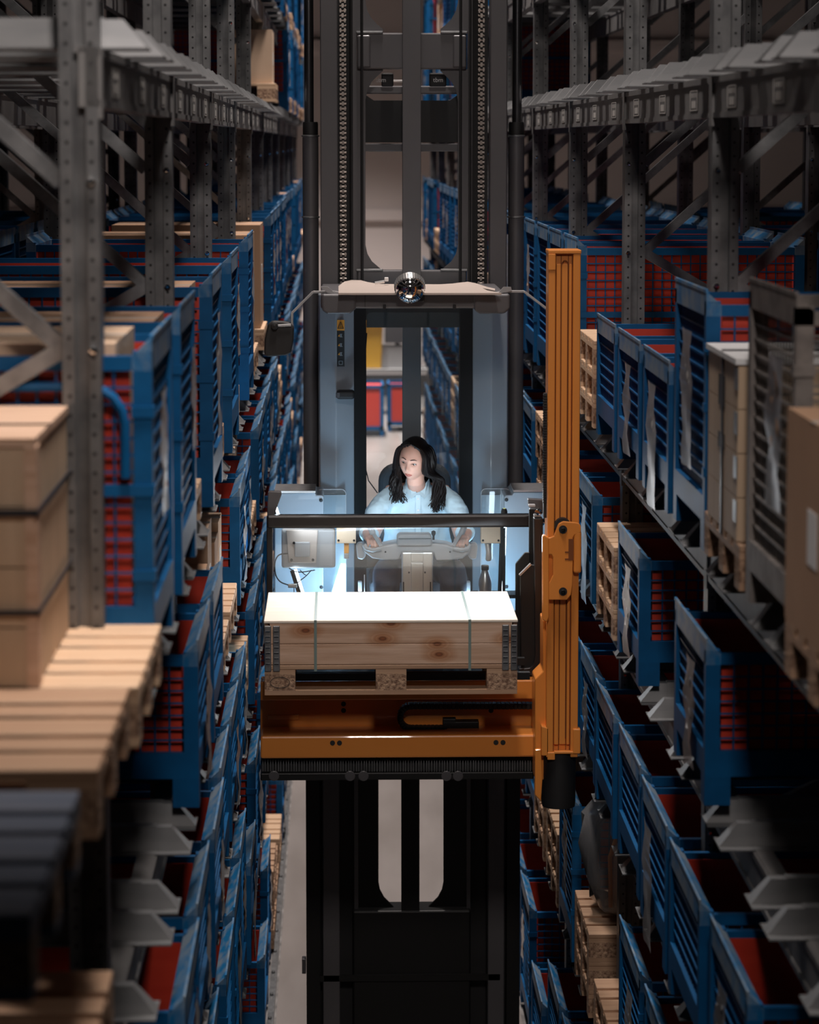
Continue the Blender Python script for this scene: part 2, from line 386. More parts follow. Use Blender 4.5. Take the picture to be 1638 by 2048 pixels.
NB = 11
ALL = ['L4', 'L3', 'L2', 'L1', 'L0', 'U', 'V']
rack(-1, 0, 'galvanised pallet racking along the left side of the aisle', ALL, 0, NB)
rack(1, 0, 'galvanised pallet racking along the right side of the aisle', ALL, 0, NB)
rack(-1, 1, 'rear row of racking standing behind the left rack', ['L1', 'L0'], 0, 6)
rack(1, 1, 'rear row of racking standing behind the right rack', ['L1', 'L0'], 0, 6)
rack(-1, 2.9, 'distant racking far left beyond the next aisle', ['L1', 'L0'], 1, 6) if False else None
# ------------------------------------------------------------------ cages
CW, CL = .84, 1.20     # along the aisle (y), into the rack (x)
def cage_meshes(h, fm, rm):
    """local frame: x = 0 aisle face, +x into rack (length CL); y centred; z = 0 load plane"""
    A = {}; y0, y1 = -CW/2, CW/2; zb = .10
    mb = MB()
    for x in (0, CL-.05):
        for y in (y0, y1-.045): mb.box(x, x+.05, y, y+.045, zb, h)
    for y in (y0, y1-.03): mb.box(.05, CL-.05, y, y+.03, zb, zb+.09)
    for x in (0, CL-.03): mb.box(x, x+.03, y0+.045, y1-.045, zb, zb+.09)
    for y in (y0+.004, y1-.034): mb.box(.05, CL-.05, y, y+.03, h-.05, h-.012)
    mb.box(.03, CL-.03, y0+.03, y1-.03, zb, zb+.012)
    if h > .7:
        for y in (y0-.004, y1-.026): mb.box(.05, CL-.05, y, y+.03, h*.56, h*.56+.03)
        for z in (h*.3, h*.56, h*.8): mb.box(-.006, .054, y0-.006, y0+.03, z, z+.03)
    A['frame'] = mb.mesh('frame', fm)
    for x0, sgn in ((0, 1), (CL, -1)):
        mb = MB(); e = .052
        # flared stacking rim: thin upstand outside, wide sloping plate inside, solid ends
        mb.add([(x0, y0, h+.035), (x0, y1, h+.035), (x0+sgn*e, y1, h-.012), (x0+sgn*e, y0, h-.012), (x0, y0, h-.05), (x0, y1, h-.05), (x0+sgn*e, y1, h-.05), (x0+sgn*e, y0, h-.05)],
               [(0, 1, 2, 3), (0, 4, 5, 1), (3, 2, 6, 7), (4, 7, 6, 5), (0, 3, 7, 4), (1, 5, 6, 2)])
        mb.box(min(x0, x0+sgn*.004)-.002, max(x0, x0+sgn*.004)+.002, y0, y1, h+.03, h+.042)
        A['rim_front' if sgn > 0 else 'rim_back'] = mb.mesh('stacking_rim', rm)
    r = .0032
    def wires(axis, c, a0, a1, z0, z1, da, dz):
        mb = MB()
        n = max(2, round((a1-a0)/da)); k = max(2, round((z1-z0)/dz))
        for i in range(1, n):
            a = a0+(a1-a0)*i/n
            if axis == 'x': mb.bar((c, a, z0), (c, a, z1), 2*r, 2*r)
            else: mb.bar((a, c, z0), (a, c, z1), 2*r, 2*r)
        for i in range(1, k):
            z = z0+(z1-z0)*i/k
            if axis == 'x': mb.bar((c-.006, a0, z), (c-.006, a1, z), 2*r, 2*r)
            else: mb.bar((a0, c-.006, z), (a1, c-.006, z), 2*r, 2*r)
        return mb
    A['wire_mesh_side'] = wires('x', .02, y0+.045, y1-.045, zb+.09, h-.05, .05, .048).mesh('wire_mesh', fm)
    A['wire_mesh_back'] = wires('x', CL-.02, y0+.045, y1-.045, zb+.09, h-.05, .10, .096).mesh('wire_mesh', fm)
    A['wire_mesh_near'] = wires('y', y0+.016, .05, CL-.05, zb+.09, h-.05, .05, .043).mesh('wire_mesh', fm)
    A['wire_mesh_far'] = wires('y', y1-.012, .05, CL-.05, zb+.09, h-.05, .10, .086).mesh('wire_mesh', fm)
    mb = MB(); zt = h-.035
    mb.box(.06, CL-.06, y0+.034, y0+.040, zb+.02, zt)
    A['liner_near'] = mb.mesh('red_liner', 'red')
    A['liner_far'] = MB().box(.06, CL-.06, y1-.040, y1-.034, zb+.02, zt).mesh('red_liner', 'red')
    A['liner_back'] = MB().box(CL-.046, CL-.04, y0+.05, y1-.05, zb+.02, zt).mesh('red_liner', 'red')
    A['foot'] = MB().box(0, .09, 0, .09, 0, zb).mesh('foot', fm)
    if h > .7:
        mb = MB(); zt = h-.09; rr = .10; yy = y0-.010
        pts = [(.07, yy, h*.56+.05)] + [(.07, yy, zt-rr)] + [(.07+rr-rr*math.cos(a), yy, zt-rr+rr*math.sin(a)) for a in (.4, .8, 1.2, 1.57)] + \
              [(CL-.07-rr, yy, zt)] + [(CL-.07-rr+rr*math.sin(a), yy, zt-rr+rr*math.cos(a)) for a in (.4, .8, 1.2, 1.57)] + [(CL-.07, yy, h*.56+.05)]
        mb.tube(pts, .013, 8); A['gate_frame'] = mb.mesh('gate_frame', fm, smooth=True)
    return A
def pouch_mesh(w, h, seed):
    rnd = random.Random(seed); mb = MB(); nx, nz = 4, 8; vs = []
    for j in range(nz+1):
        for i in range(nx+1):
            y = (i/nx-.5)*w*(1-.25*rnd.random()*(j/nz)); z = -j/nz*h
            vs.append((-.010-.008*rnd.random()-.005*math.sin(j*1.3+i), y+.02*math.sin(j*.7+seed), z))
    fs = [(j*(nx+1)+i, j*(nx+1)+i+1, (j+1)*(nx+1)+i+1, (j+1)*(nx+1)+i) for j in range(nz) for i in range(nx)]
    mb.add(vs, fs); return mb
POUCH = [pouch_mesh(.20+.03*i, .34+.05*i, i+3).mesh('document_pouch', 'film', smooth=True) for i in range(4)]
PAPER = [pouch_mesh(.13, .22, i+11).mesh('delivery_note', m, smooth=True) for i, m in enumerate(('card', 'paper', 'card', 'cream'))]
TALL = cage_meshes(.86, 'blue', 'bluerim'); LOW = cage_meshes(.54, 'blue', 'bluerim'); GREY = cage_meshes(.95, 'greycage', 'greycage')
XC_L, XC_R = -.485, 1.255      # aisle face of the stored loads
ordw = ['first', 'second', 'third', 'fourth', 'fifth', 'sixth', 'seventh', 'eighth', 'ninth', 'tenth', 'eleventh', 'twelfth', 'thirteenth', 'fourteenth', 'fifteenth', 'sixteenth', 'seventeenth', 'eighteenth', 'nineteenth', 'twentieth', 'twenty-first', 'twenty-second', 'twenty-third', 'twenty-fourth', 'twenty-fifth', 'twenty-sixth', 'twenty-seventh', 'twenty-eighth', 'twenty-ninth', 'thirtieth', 'thirty-first', 'thirty-second', 'thirty-third', 'thirty-fourth', 'thirty-fifth', 'thirty-sixth']
LVN = {'ground': 'on the floor', 'L4': 'lowest shelf', 'L3': 'second shelf up', 'L2': 'third shelf up', 'L1': "shelf beside the operator's cab", 'L0': 'shelf above the cab roof', 'U': 'upper shelf', 'V': 'top shelf'}
SN = {(-1, 0): 'left rack', (1, 0): 'right rack', (-1, 1): 'rear left rack', (1, 1): 'rear right rack'}
count = {}
def where(kind, s, row, lv):
    k = (kind, s, row, lv); count[k] = count.get(k, 0)+1
    return '%s, %s, %s from the camera' % (SN[(s, row)], LVN[lv], ordw[min(count[k]-1, 35)])
def root_at(name, s, row, lv, y, label, cat, group, dx=0, z=None):
    x = (XC_L if s < 0 else XC_R) + s*1.42*row
    e = empty(name, (x+s*dx, y, LV[lv] if z is None else z), label, cat, group)
    e.scale = (s, 1, 1)
    return e
def cage(s, row, lv, y, kind, dx=0):
    A = {'tall': TALL, 'low': LOW, 'grey': GREY}[kind]
    nm = {'tall': 'tall blue mesh cage', 'low': 'low blue mesh cage', 'grey': 'dull grey wire mesh cage'}[kind]
    e = root_at('mesh_cage', s, row, lv, y, nm+', '+where(nm, s, row, lv), 'mesh cage', 'mesh cages in the %s' % SN[(s, row)], dx)
    near = y < 24
    ob('frame', A['frame'], e); ob('stacking_rim', A['rim_front'], e); ob('stacking_rim', A['rim_back'], e)
    for k in ('side', 'near') + (('back', 'far') if y < 17 else ()): ob('wire_mesh', A['wire_mesh_'+k], e, kind='stuff')
    if kind != 'grey':
        for k in ('near', 'far', 'back') if near else ('near', 'far'): ob('red_liner', A['liner_'+k], e)
    if near:
        for fx in (0, CL-.09):
            for fy in (-CW/2, CW/2-.09): ob('foot', A['foot'], e, loc=(fx, fy, 0))
    else:
        for fy in (-CW/2, CW/2-.09): ob('foot', A['foot'], e, loc=(0, fy, 0))
    if 'gate_frame' in A and y < 9 and s < 0: ob('gate_frame', A['gate_frame'], e)
    r = random.random()
    if row == 0 and r < .62:
        i = random.randrange(4); h = {'tall': .74, 'low': .46, 'grey': .8}[kind]; yy = random.uniform(-.18, .1)
        ob('document_pouch', POUCH[i], e, loc=(0, yy, h))
        if r < .5: ob('delivery_note', PAPER[i], e, loc=(.004, yy+.01, h-.05))
    return e
def pallet_meshes(m1, m2):
    D = {}
    D['deck_board'] = MB().box(0, 1.2, -.05, .05, .122, .144).mesh('deck_board', m1)
    D['deck_wide'] = MB().box(0, 1.2, -.0725, .0725, .122, .144).mesh('deck_board', m1)
    D['stringer'] = MB().box(-.0725, .0725, -.4, .4, .1, .122).mesh('stringer', m1)
    D['block'] = MB().box(-.0725, .0725, -.05, .05, .022, .1).mesh('block', m2)
    D['bottom_board'] = MB().box(0, 1.2, -.05, .05, 0, .022).mesh('bottom_board', m1)
    return D
PM = {'new': pallet_meshes('pallet', 'block'), 'old': pallet_meshes('palletdark', 'block'), 'blue': pallet_meshes('bluepallet', 'block')}
def pallet_parts(e, st):
    D = PM[st]; js = random.Random(id(e) % 97)
    for y, k in ((-.328, 'deck_wide'), (-.165, 'deck_board'), (0, 'deck_wide'), (.165, 'deck_board'), (.328, 'deck_wide')):
        ob('deck_board', D[k], e, bevel=.003, seg=1, loc=(0, y, 0))
    for x in (.0725, .6, 1.1275):
        ob('stringer', D['stringer'], e, loc=(x, 0, 0))
        for y in (-.35, 0, .35): ob('block', D['block'], e, loc=(x, y, 0))
    for y in (-.35, 0, .35): ob('bottom_board', D['bottom_board'], e, loc=(0, y, 0))
def pallet(s, row, lv, y, st='new', dz=0, dx=0, label=None):
    nm = {'new': 'bare wooden pallet', 'old': 'weathered brown pallet', 'blue': 'blue stained pallet'}[st]
    e = root_at('wooden_pallet', s, row, lv, y, label or (nm+', '+where(nm, s, row, lv)), 'pallet', 'wooden pallets in the %s' % SN[(s, row)], dx, LV[lv]+dz)
    pallet_parts(e, st); return e
def carton(s, row, lv, y, L, Wd, H, dz=0, dx=0, m='card', label=None, group=None):
    nm = 'pale carton' if m == 'cardlite' else 'brown carton'
    e = root_at('cardboard_box', s, row, lv, y, label or (nm+', '+where(nm, s, row, lv)), 'box', group or 'cardboard boxes in the %s' % SN[(s, row)], dx, LV[lv]+dz)
    g = MB(); g.box(0, L, -Wd/2, Wd/2, 0, H-.004); g.obj('carton_body', m, e)
    f = MB(); f.box(0, L, -Wd/2, -.003, H-.004, H); f.box(0, L, .003, Wd/2, H-.004, H); f.obj('top_flaps', m, e)
    MB().box(-.002, L+.002, -.025, .025, H-.001, H+.001).obj('tape', 'tape', e)
    MB().box(-.002, -.0005, -.08, .05, H*.35, H*.6).obj('box_label', 'paper', e)
    return e
def slot(n, k): return P0+.05+BAY*n+BAY*(2*k+1)/6
def slots(lo, hi):
    for n in range(-2, NB):
        for k in range(3):
            y = slot(n, k)
            if lo <= y < hi: yield y
def vis(s, row, lv, y, h=.9):
    x = (XC_L if s < 0 else XC_R)+s*1.42*row
    return visible_box(min(x, x+s*1.2), max(x, x+s*1.2), y-.42, y+.42, LV[lv], LV[lv]+h, 10)
def boxes_on(s, row, lv, y, dz, inside=False):
    r = random.random()
    if r < .5: carton(s, row, lv, y, .9, .7, random.uniform(.3, .55), dz, .12, random.choice(('card', 'cardlite')))
    else:
        carton(s, row, lv, y-.19, .7, .34, random.uniform(.25, .4), dz, .08, 'card'); carton(s, row, lv, y+.19, .8, .34, random.uniform(.25, .5), dz, .08, 'cardlite')
# ---- left rack
def pick(s, lv, y, weights):
    r = random.random(); jit = random.uniform(-.015, .02)
    for k, w in weights:
        if r < w: break
        r -= w
    if k == 'tall': cage(s, 0, lv, y, 'tall', jit)
    elif k == 'low': cage(s, 0, lv, y, 'low', jit)
    elif k == 'pal':
        for i in range(random.choice((2, 3, 4)) if lv != 'L1' else random.choice((2, 3))): pallet(s, 0, lv, y+random.uniform(-.01, .01), random.choice(('new', 'old')), i*.1445, jit+random.uniform(0, .015))
    elif k == 'box': pallet(s, 0, lv, y, 'new', 0, jit); boxes_on(s, 0, lv, y, .145)
    elif k == 'boxtall':
        pallet(s, 0, lv, y, 'new', 0, jit); carton(s, 0, lv, y, 1.0, .72, .7, .145, .04, 'card')
for y in (7.32, 8.62, 10.62, 12.42, 14.9): cage(-1, 0, 'L1', y, 'tall', random.uniform(-.006, .006))
for y in (9.55, 11.55, 13.45): pallet(-1, 0, 'L1', y, 'new', 0, .03)
for y in (16.4, 18.4): pick(-1, 'L1', y, (('boxtall', 1),))
for y in slots(19, 40): pick(-1, 'L1', y, (('tall', .72), ('pal', .1), ('box', .1), ('boxtall', .08)))
for y in slots(9, 40): pick(-1, 'L2', y, (('low', .8 if y > 10 else 1), ('pal', .12), ('box', .08)))
for y in slots(7.5, 40):
    if vis(-1, 0, 'L3', y, .6): pick(-1, 'L3', y, (('low', .85 if y > 12 else 1), ('pal', .15)))
for y in slots(10, 40):
    if vis(-1, 0, 'L4', y): pick(-1, 'L4', y, (('tall', .7), ('low', .12), ('pal', .18)))
for y in slots(17, 40):
    if vis(-1, 0, 'ground', y) : pick(-1, 'ground', y, (('tall', .25), ('pal', .45), ('low', .3)))
pallet(-1, 0, 'L0', 21.5, 'new'); carton(-1, 0, 'L0', 21.5, .35, .7, .42, .145, .03, 'cardlite')
for y in slots(27, 40): pick(-1, 'L0', y, (('tall', .5), ('box', .35), ('low', .15)))
for y in slots(20.5, 40): pick(-1, 'U', y, (('tall', 1 if y < 26 else .5), ('box', .25), ('boxtall', .25)))
for y in slots(22, 40):
    if vis(-1, 0, 'V', y): pick(-1, 'V', y, (('tall', .5), ('boxtall', .5)))
# left near foreground
pallet(-1, 0, 'L1', 6.5, 'new', 0, -.02, 'pale pallet carrying the strapped wooden crate at the left edge')
pallet(-1, 0, 'L1', 5.68, 'old', 0, .0, 'empty brown pallet just in front of the nearest left upright, lower left')
pallet(-1, 0, 'L1', 4.5, 'blue', .05, .0, 'blurred blue grey pallet at the left edge, nearest the camera on its shelf')
for i in range(3): pallet(-1, 0, 'L2', 5.4, 'old', .0+i*.1445, .02, ('bottom', 'middle', 'top')[i]+' pallet of the blurred brown stack in the lower left corner')
def wooden_crate():
    e = root_at('wooden_crate', -1, 0, 'L1', 6.47, 'strapped wooden crate on a pallet behind the nearest left upright', 'crate', None, .215, LV['L1']+.145)
    for i in range(4): MB().box(0, .9, -.38+.0, -.36, i*.14+.002, i*.14+.138).obj('side_board', 'ply', e); MB().box(0, .9, .36, .38, i*.14+.002, i*.14+.138).obj('side_board', 'ply', e)
    for i in range(5): MB().box(0, .02, -.36+i*.144, -.36+i*.144+.142, 0, .56).obj('end_board', 'ply', e)
    MB().box(.88, .9, -.36, .36, 0, .56).obj('end_panel', 'ply', e)
    for i in range(5): MB().box(-.005, .905, -.385+i*.154, -.385+i*.154+.152, .56, .58).obj('lid_board', 'crate', e)
    for yy in (-.385,): MB().box(-.008, .02, yy, yy+.07, 0, .56).obj('corner_post', 'crate', e)
    s = MB(); s.box(-.010, -.005, -.40, .39, .40, .416); s.box(-.01, .91, -.392, -.386, .40, .416); s.box(-.011, -.006, -.39, .39, .17, .182); s.box(-.01, .91, -.392, -.386, .17, .182); s.box(-.01, .91, -.10, -.085, .581, .584); s.obj('strap', 'cord', e)
wooden_crate()
# flat cartons seen over the top rims of the tall left cages
for y in (7.32, 8.62, 10.62): carton(-1, 0, 'L1', y, .96, .66, .72 if y > 8 else .76, .115, .10, 'card' if y > 8 else 'cardlite', 'cardboard box in tall cage, '+where('boxed cage', -1, 0, 'L1'), 'boxes inside cages')
# ---- right rack
cage(1, 0, 'L1', slot(-0, 0)+.28, 'grey', .0)
def ply_crate():
    e = root_at('plywood_box', 1, 0, 'L1', 8.62, 'tall plywood box with white top on a pallet beside the grey cage', 'crate', None, 0, LV['L1']+.145)
    for i in range(4): MB().box(0, .03, -.33, .33, i*.14+.002, i*.14+.139).obj('side_board', 'ply', e); MB().box(.03, 1.15, -.33, -.30, i*.14+.002, i*.14+.139).obj('side_board', 'ply', e)
    MB().box(1.12, 1.15, -.30, .33, 0, .56).obj('rear_panel', 'ply', e); MB().box(.03, 1.12, .30, .33, 0, .56).obj('rear_panel', 'ply', e)
    MB().box(-.01, 1.16, -.34, .34, .562, .58).obj('top_sheet', 'paper', e)
    for z in (.06, .2, .34, .48): MB().box(-.004, 0, -.335, -.27, z, z+.07).obj('hinge', 'steel', e)
    MB().box(-.003, -.0002, -.05, .08, .40, .5).obj('vent_slot', 'blackmatt', e); MB().box(-.003, -.0002, -.05, .08, .26, .31).obj('vent_slot', 'blackmatt', e)
    MB().box(-.006, 1.16, -.02, .0, -.02, .585).obj('strap', 'cord', e)
pallet(1, 0, 'L1', 8.62, 'old', 0, 0, 'brown pallet under the plywood box with white top'); ply_crate()
p = pallet(1, 0, 'L1', 6.55, 'old', 0, -.07, 'pallet under the large cardboard carton at the right edge')
carton(1, 0, 'L1', 6.58, 1.1, .76, .56, .145, -.07, 'card', 'large brown cardboard carton standing at the right edge of the picture')
cage(1, 0, 'L1', slot(0, 2)+.06, 'tall', 0)
for y in slots(10, 13): cage(1, 0, 'L1', y, 'low', random.uniform(-.01, .01))
for i in range(3): pallet(1, 0, 'L1', slot(2, 0), 'new', i*.1445, .0)
for y in slots(14, 17): cage(1, 0, 'L1', y, 'tall', random.uniform(-.01, .01))
for y in slots(17, 40): pick(1, 'L1', y, (('tall', .75), ('pal', .1), ('box', .15)))
cage(1, 0, 'L2', slot(0, 2)-.02, 'low'); cage(1, 0, 'L2', slot(1, 1), 'low')
for i in range(3): pallet(1, 0, 'L2', slot(1, 2), 'new', i*.1445, .0)
for y in slots(13, 40): pick(1, 'L2', y, (('low', .8), ('pal', .12), ('box', .08)))
for y in slots(7.5, 40):
    if vis(1, 0, 'L3', y, .6): pick(1, 'L3', y, (('low', 1 if y < 16 else .8), ('pal', .2)))
for y in slots(8, 40):
    if not vis(1, 0, 'L4', y): continue
    if 13 < y < 14:
        for i in range(3): pallet(1, 0, 'L4', y+.06, 'old', i*.1445)
    elif 12 < y < 13:
        for i in range(2): pallet(1, 0, 'L4', y, 'old', i*.1445)
    elif 9 < y < 10: pallet(1, 0, 'L4', y, 'old', 0); carton(1, 0, 'L4', y, .9, .7, .5, .145, .03)
    elif 14.5 < y < 16.5:
        for i in range(3): pallet(1, 0, 'L4', y, random.choice(('new', 'old')), i*.1445)
    else: pick(1, 'L4', y, (('tall', .8), ('pal', .2)))
for y in slots(13, 40):
    if vis(1, 0, 'ground', y): pick(1, 'ground', y, (('tall', .7), ('low', .2), ('pal', .1)))
for y in slots(26, 40): pick(1, 'L0', y, (('tall', .4), ('box', .35), ('low', .25)))
for y in slots(24, 40):
    if vis(1, 0, 'U', y): pick(1, 'U', y, (('tall', .5), ('box', .5)))
# clear plastic bag over a load, right lowest shelf
def bagged():
    y = 13.45
    e = root_at('wrapped_load', 1, 0, 'L4', y, 'bulging load in a clear plastic bag on pallets, lower right', 'wrapped load', None, .02, LV['L4']+.4335)
    rnd = random.Random(4); mb = MB(); n = 28; prof = [(.20, 0), (.27, .05), (.30, .2), (.31, .38), (.29, .52), (.22, .62), (.10, .67), (.02, .69)]
    vs = []
    for j, (r, h) in enumerate(prof):
        for k in range(n):
            a = 2*math.pi*k/n; q = r*(1+.10*math.sin(5*a+j)+.05*rnd.random()); vs.append((.36+q*1.2*math.cos(a), q*math.sin(a), h+.01*rnd.random()))
    mb.add(vs, [(i*n+k, i*n+(k+1) % n, (i+1)*n+(k+1) % n, (i+1)*n+k) for i in range(len(prof)-1) for k in range(n)]+[tuple((len(prof)-1)*n+k for k in range(n))])
    mb.obj('plastic_bag', 'bag', e, smooth=True)
    MB().box(.16, .60, -.18, .18, 0, .48).obj('inner_carton', 'cardlite', e, bevel=.01)
    MB().tube([(.12, -.1, .05), (.12, -.05, .3), (.2, 0, .52)], .012).obj('orange_strip', 'orange', e)
bagged()
# ---- rear rows (seen between the uprights)
for s in (-1, 1):
    for y in slots(9, 24):
        if vis(s, 1, 'L1', y): 
            r = random.random()
            if r < .7: cage(s, 1, 'L1', y, 'tall')
            else: carton(s, 1, 'L1', y, 1.0, .7, .5, .01)
# ------------------------------------------------------------------ the crate carried by the truck
LX0, LX1 = -.352, .848
def load():
    XO, YO = LX0, 12.86; zb = 3.288
    e = empty('wooden_pallet', (LX0, YO, zb), 'wooden pallet on the orange forks under the pale strapped crate', 'pallet'); pallet_parts(e, 'old')
    for c, x in (('block_stamp', .0725), ('block_stamp', .6)):
        pass
    MB().tube([(.0725+.046*math.cos(a*.2618), -.401, .061+.026*math.sin(a*.2618)) for a in range(25)], .0014, 5).obj('oval_stamp', 'ink', e)
    t = text('EPAL'[:3], .03, (.045, -.401, .051), 'palletdark', e); t.name = 'stamp_lettering'
    c = empty('pallet_collar_crate', (LX0, YO, zb+.145), 'pale pine crate with white lit lid and two green straps', 'crate')
    for z0 in (0, .1):
        for y in (-.4, .38): MB().box(.025, 1.175, y, y+.02, z0+.001, z0+.0995).obj('side_board', 'crate', c, bevel=.002, seg=1)
        for x in (.0, 1.18): MB().box(x, x+.02, -.38, .38, z0+.001, z0+.0995).obj('end_board', 'crate', c, bevel=.002, seg=1)
    MB().box(-.002, 1.202, -.402, .402, .2005, .213).obj('lid_panel', 'lid', c, bevel=.002, seg=1)
    for x0, x1 in ((.0, .032), (.040, .073), (1.127, 1.16), (1.168, 1.2)):
        h = MB(); h.box(x0, x1, -.409, -.4005, -.03, .19)
        pl = h.obj('hinge_plate', 'steel', c, bevel=.004)
        b = MB()
        for i in range(7): b.box(x0+.005, x1-.006, -.412, -.408, .005+i*.026, .009+i*.026)
        b.obj('hinge_rib', 'chrome', pl)
    for x in (.235, .967):
        s = MB(); s.box(x, x+.013, -.4045, -.4025, -.03, .2140); s.box(x, x+.013, -.4045, .4045, .2135, .2150); s.box(x, x+.013, .4025, .4045, -.03, .2145)
        s.obj('strap', 'strap', c)
def text(body, size, loc, m, parent=None, rot=(math.pi/2, 0, 0), ext=.0005):
    cu = bpy.data.curves.new('lettering', 'FONT'); cu.body = body; cu.size = size; cu.extrude = ext
    cu.materials.append(M[m]); o = bpy.data.objects.new('lettering', cu); COL.objects.link(o); o.location = loc; o.rotation_euler = rot
    dg = bpy.context.evaluated_depsgraph_get(); me = bpy.data.meshes.new_from_object(o.evaluated_get(dg)); me.materials.clear(); me.materials.append(M[m])
    o2 = bpy.data.objects.new('lettering', me); COL.objects.link(o2); o2.location = loc; o2.rotation_euler = rot
    bpy.data.objects.remove(o)
    if parent: o2.parent = parent
    return o2
load()
# ------------------------------------------------------------------ the truck
T = empty('turret_truck', (.39, 15, 0), 'very narrow aisle turret truck, grey mast and raised lit cab with orange fork carriage', 'forklift truck')
TI = Matrix.Translation((-.39, -15, 0))
def part(mb, name, m, parent=None, smooth=False, bevel=0, seg=2, **kw):
    o = mb.obj(name, m, None, smooth, bevel, seg, **kw)
    o.parent = parent or T
    o.matrix_parent_inverse = TI if parent is None else Matrix()
    return o
def tpart(o):
    o.parent = T; o.matrix_parent_inverse = TI; return o
def pb(mb, x0, x1, y0, y1, Y, d, ref=None):
    """box whose front face covers the pixel rectangle at depth Y"""
    ym = (y0+y1)/2 if ref is None else ref
    a, _ = W(x0, ym, Y); b, _ = W(x1, ym, Y); z1 = W((x0+x1)/2, y0, Y)[1]; z0 = W((x0+x1)/2, y1, Y)[1]
    return mb.box(a, b, Y, Y+d, z0, z1)
def pbf(mb, x0, x1, y0, z0, Y, d, ref=560, ztop=None):
    a, _ = W(x0, ref, Y); b, _ = W(x1, ref, Y); z1 = ztop if ztop is not None else PZ(y0, Y); return mb.box(a, b, Y, Y+d, z0, z1)
def ppoly(mb, pts, Y, d): return mb.prism([W(x, y, Y) for x, y in pts], 'y', Y, Y+d)
YM = 15.0
# mast stages
for x0, x1 in ((641, 676), (980, 1014)):
    mb = MB(); pbf(mb, x0, x1, 0, .1, YM, .16, ref=400, ztop=7.2); part(mb, 'outer_mast_profile', 'truck', bevel=.006)
for x0, x1 in ((612, 640), (1014, 1040)):
    mb = MB(); pbf(mb, x0, x1, 0, .1, YM+.05, .14, ref=1700, ztop=3.3); part(mb, 'mast_flank', 'black')
for x0, x1, x2 in ((676, 706, 714), (975, 944, 936)):
    mb = MB(); pbf(mb, min(x0, x1), max(x0, x1), 0, .1, YM+.12, .05, ref=400, ztop=7.2); part(mb, 'mast_recess', 'blackmatt')
    mb = MB(); pbf(mb, min(x1, x2), max(x1, x2), 0, .1, YM+.07, .12, ref=400, ztop=7.2); part(mb, 'inner_mast_profile', 'truck')
for x in (703, 724, 940, 921):
    a = PX(x, 300, YM+.03); MB; m_ = MB().tube([(a, YM+.03, 7.2), (a, YM+.03, 4.0)], .008, 8); part(m_, 'hydraulic_hose', 'blackmatt', smooth=True)
def web(side):
    def X(x): return x if side < 0 else 2*823.5-x
    up_ = [(706, -130), (731, -130), (731, 5), (735, 22), (744, 38), (755, 49), (766, 58), (766, 64), (706, 64)]
    ppoly2 = [(706, 138), (766, 138), (766, 142), (757, 150), (744, 163), (735, 180), (731, 200), (731, 490), (735, 508), (744, 523), (757, 534), (766, 542), (706, 542)]
    mb = MB(); ppoly(mb, [(X(a), b) for a, b in up_], YM+.10, .02); ppoly(mb, [(X(a), b) for a, b in ppoly2], YM+.10, .02); part(mb, 'mast_web_plate', 'truck')
    lo = [(706, 1400), (757, 1400), (757, 1765), (760, 1780), (768, 1795), (779, 1806), (788, 1815), (788, 1825), (706, 1825)]
    mb = MB(); ppoly(mb, [(X(a)-(0 if side < 0 else 3), b) for a, b in lo], YM+.10, .02); part(mb, 'lower_web_plate', 'black')
web(-1); web(1)
mb = MB(); pbf(mb, 805, 842, 0, 3.3, YM+.02, .07, ref=400, ztop=7.2); part(mb, 'centre_column', 'truck', bevel=.003)
mb = MB(); pbf(mb, 803, 839, 0, .3, YM+.03, .07, ref=1700, ztop=3.3); part(mb, 'lower_centre_column', 'black')
mb = MB(); pb(mb, 714, 933, 66, 138, YM+.06, .12); c_ = part(mb, 'mast_cross_beam', 'truck', bevel=.008)
mb = MB(); pb(mb, 714, 933, 541, 640, YM+.06, .12); part(mb, 'mast_cross_beam', 'truck', bevel=.008)
for x0, x1 in ((712, 766), (881, 935)):
    for y in (62, 538):
        mb = MB(); pb(mb, x0, x1, y, y+5, YM+.05, .03); part(mb, 'weld_seam', 'steel', bevel=.004)
for s in (-1, 1):
    x0, x1 = (714, 741) if s < 0 else (906, 933)
    mb = MB(); pb(mb, x0, x1, 70, 136, YM+.045, .02); part(mb, 'bracket_plate', 'truck', bevel=.012, seg=3)
mb = MB(); pb(mb, 706, 941, 1822, 2300, YM+.02, .2); part(mb, 'mast_foot_panel', 'black', bevel=.01)
for x0, x1 in ((640, 706), (941, 1014)):
    mb = MB(); pbf(mb, x0, x1, 0, .1, YM+.16, .03, ref=1700, ztop=3.3); part(mb, 'lower_mast_wall', 'black')
mb = MB(); pb(mb, 640, 1000, 1950, 1962, YM+.0, .02); part(mb, 'hose_clamp_bar', 'black')
mb = MB(); pb(mb, 604, 612, 1918, 1948, YM+.1, .06); part(mb, 'side_roller', 'truck', bevel=.004)
mb = MB().box(-.13, .95, 15.3, 17.6, .06, .55); part(mb, 'chassis', 'black', bevel=.03, seg=3)
for x in (-.12, .82):
    for y in (15.55, 17.2):
        mb = MB(); mb.tube([(x, y, .15), (x+.12, y, .15)], .15, 24); part(mb, 'wheel', 'blackmatt', smooth=True)
mb = MB().box(-.16, .94, 15.0, 15.32, .05, .5); part(mb, 'mast_base', 'black')
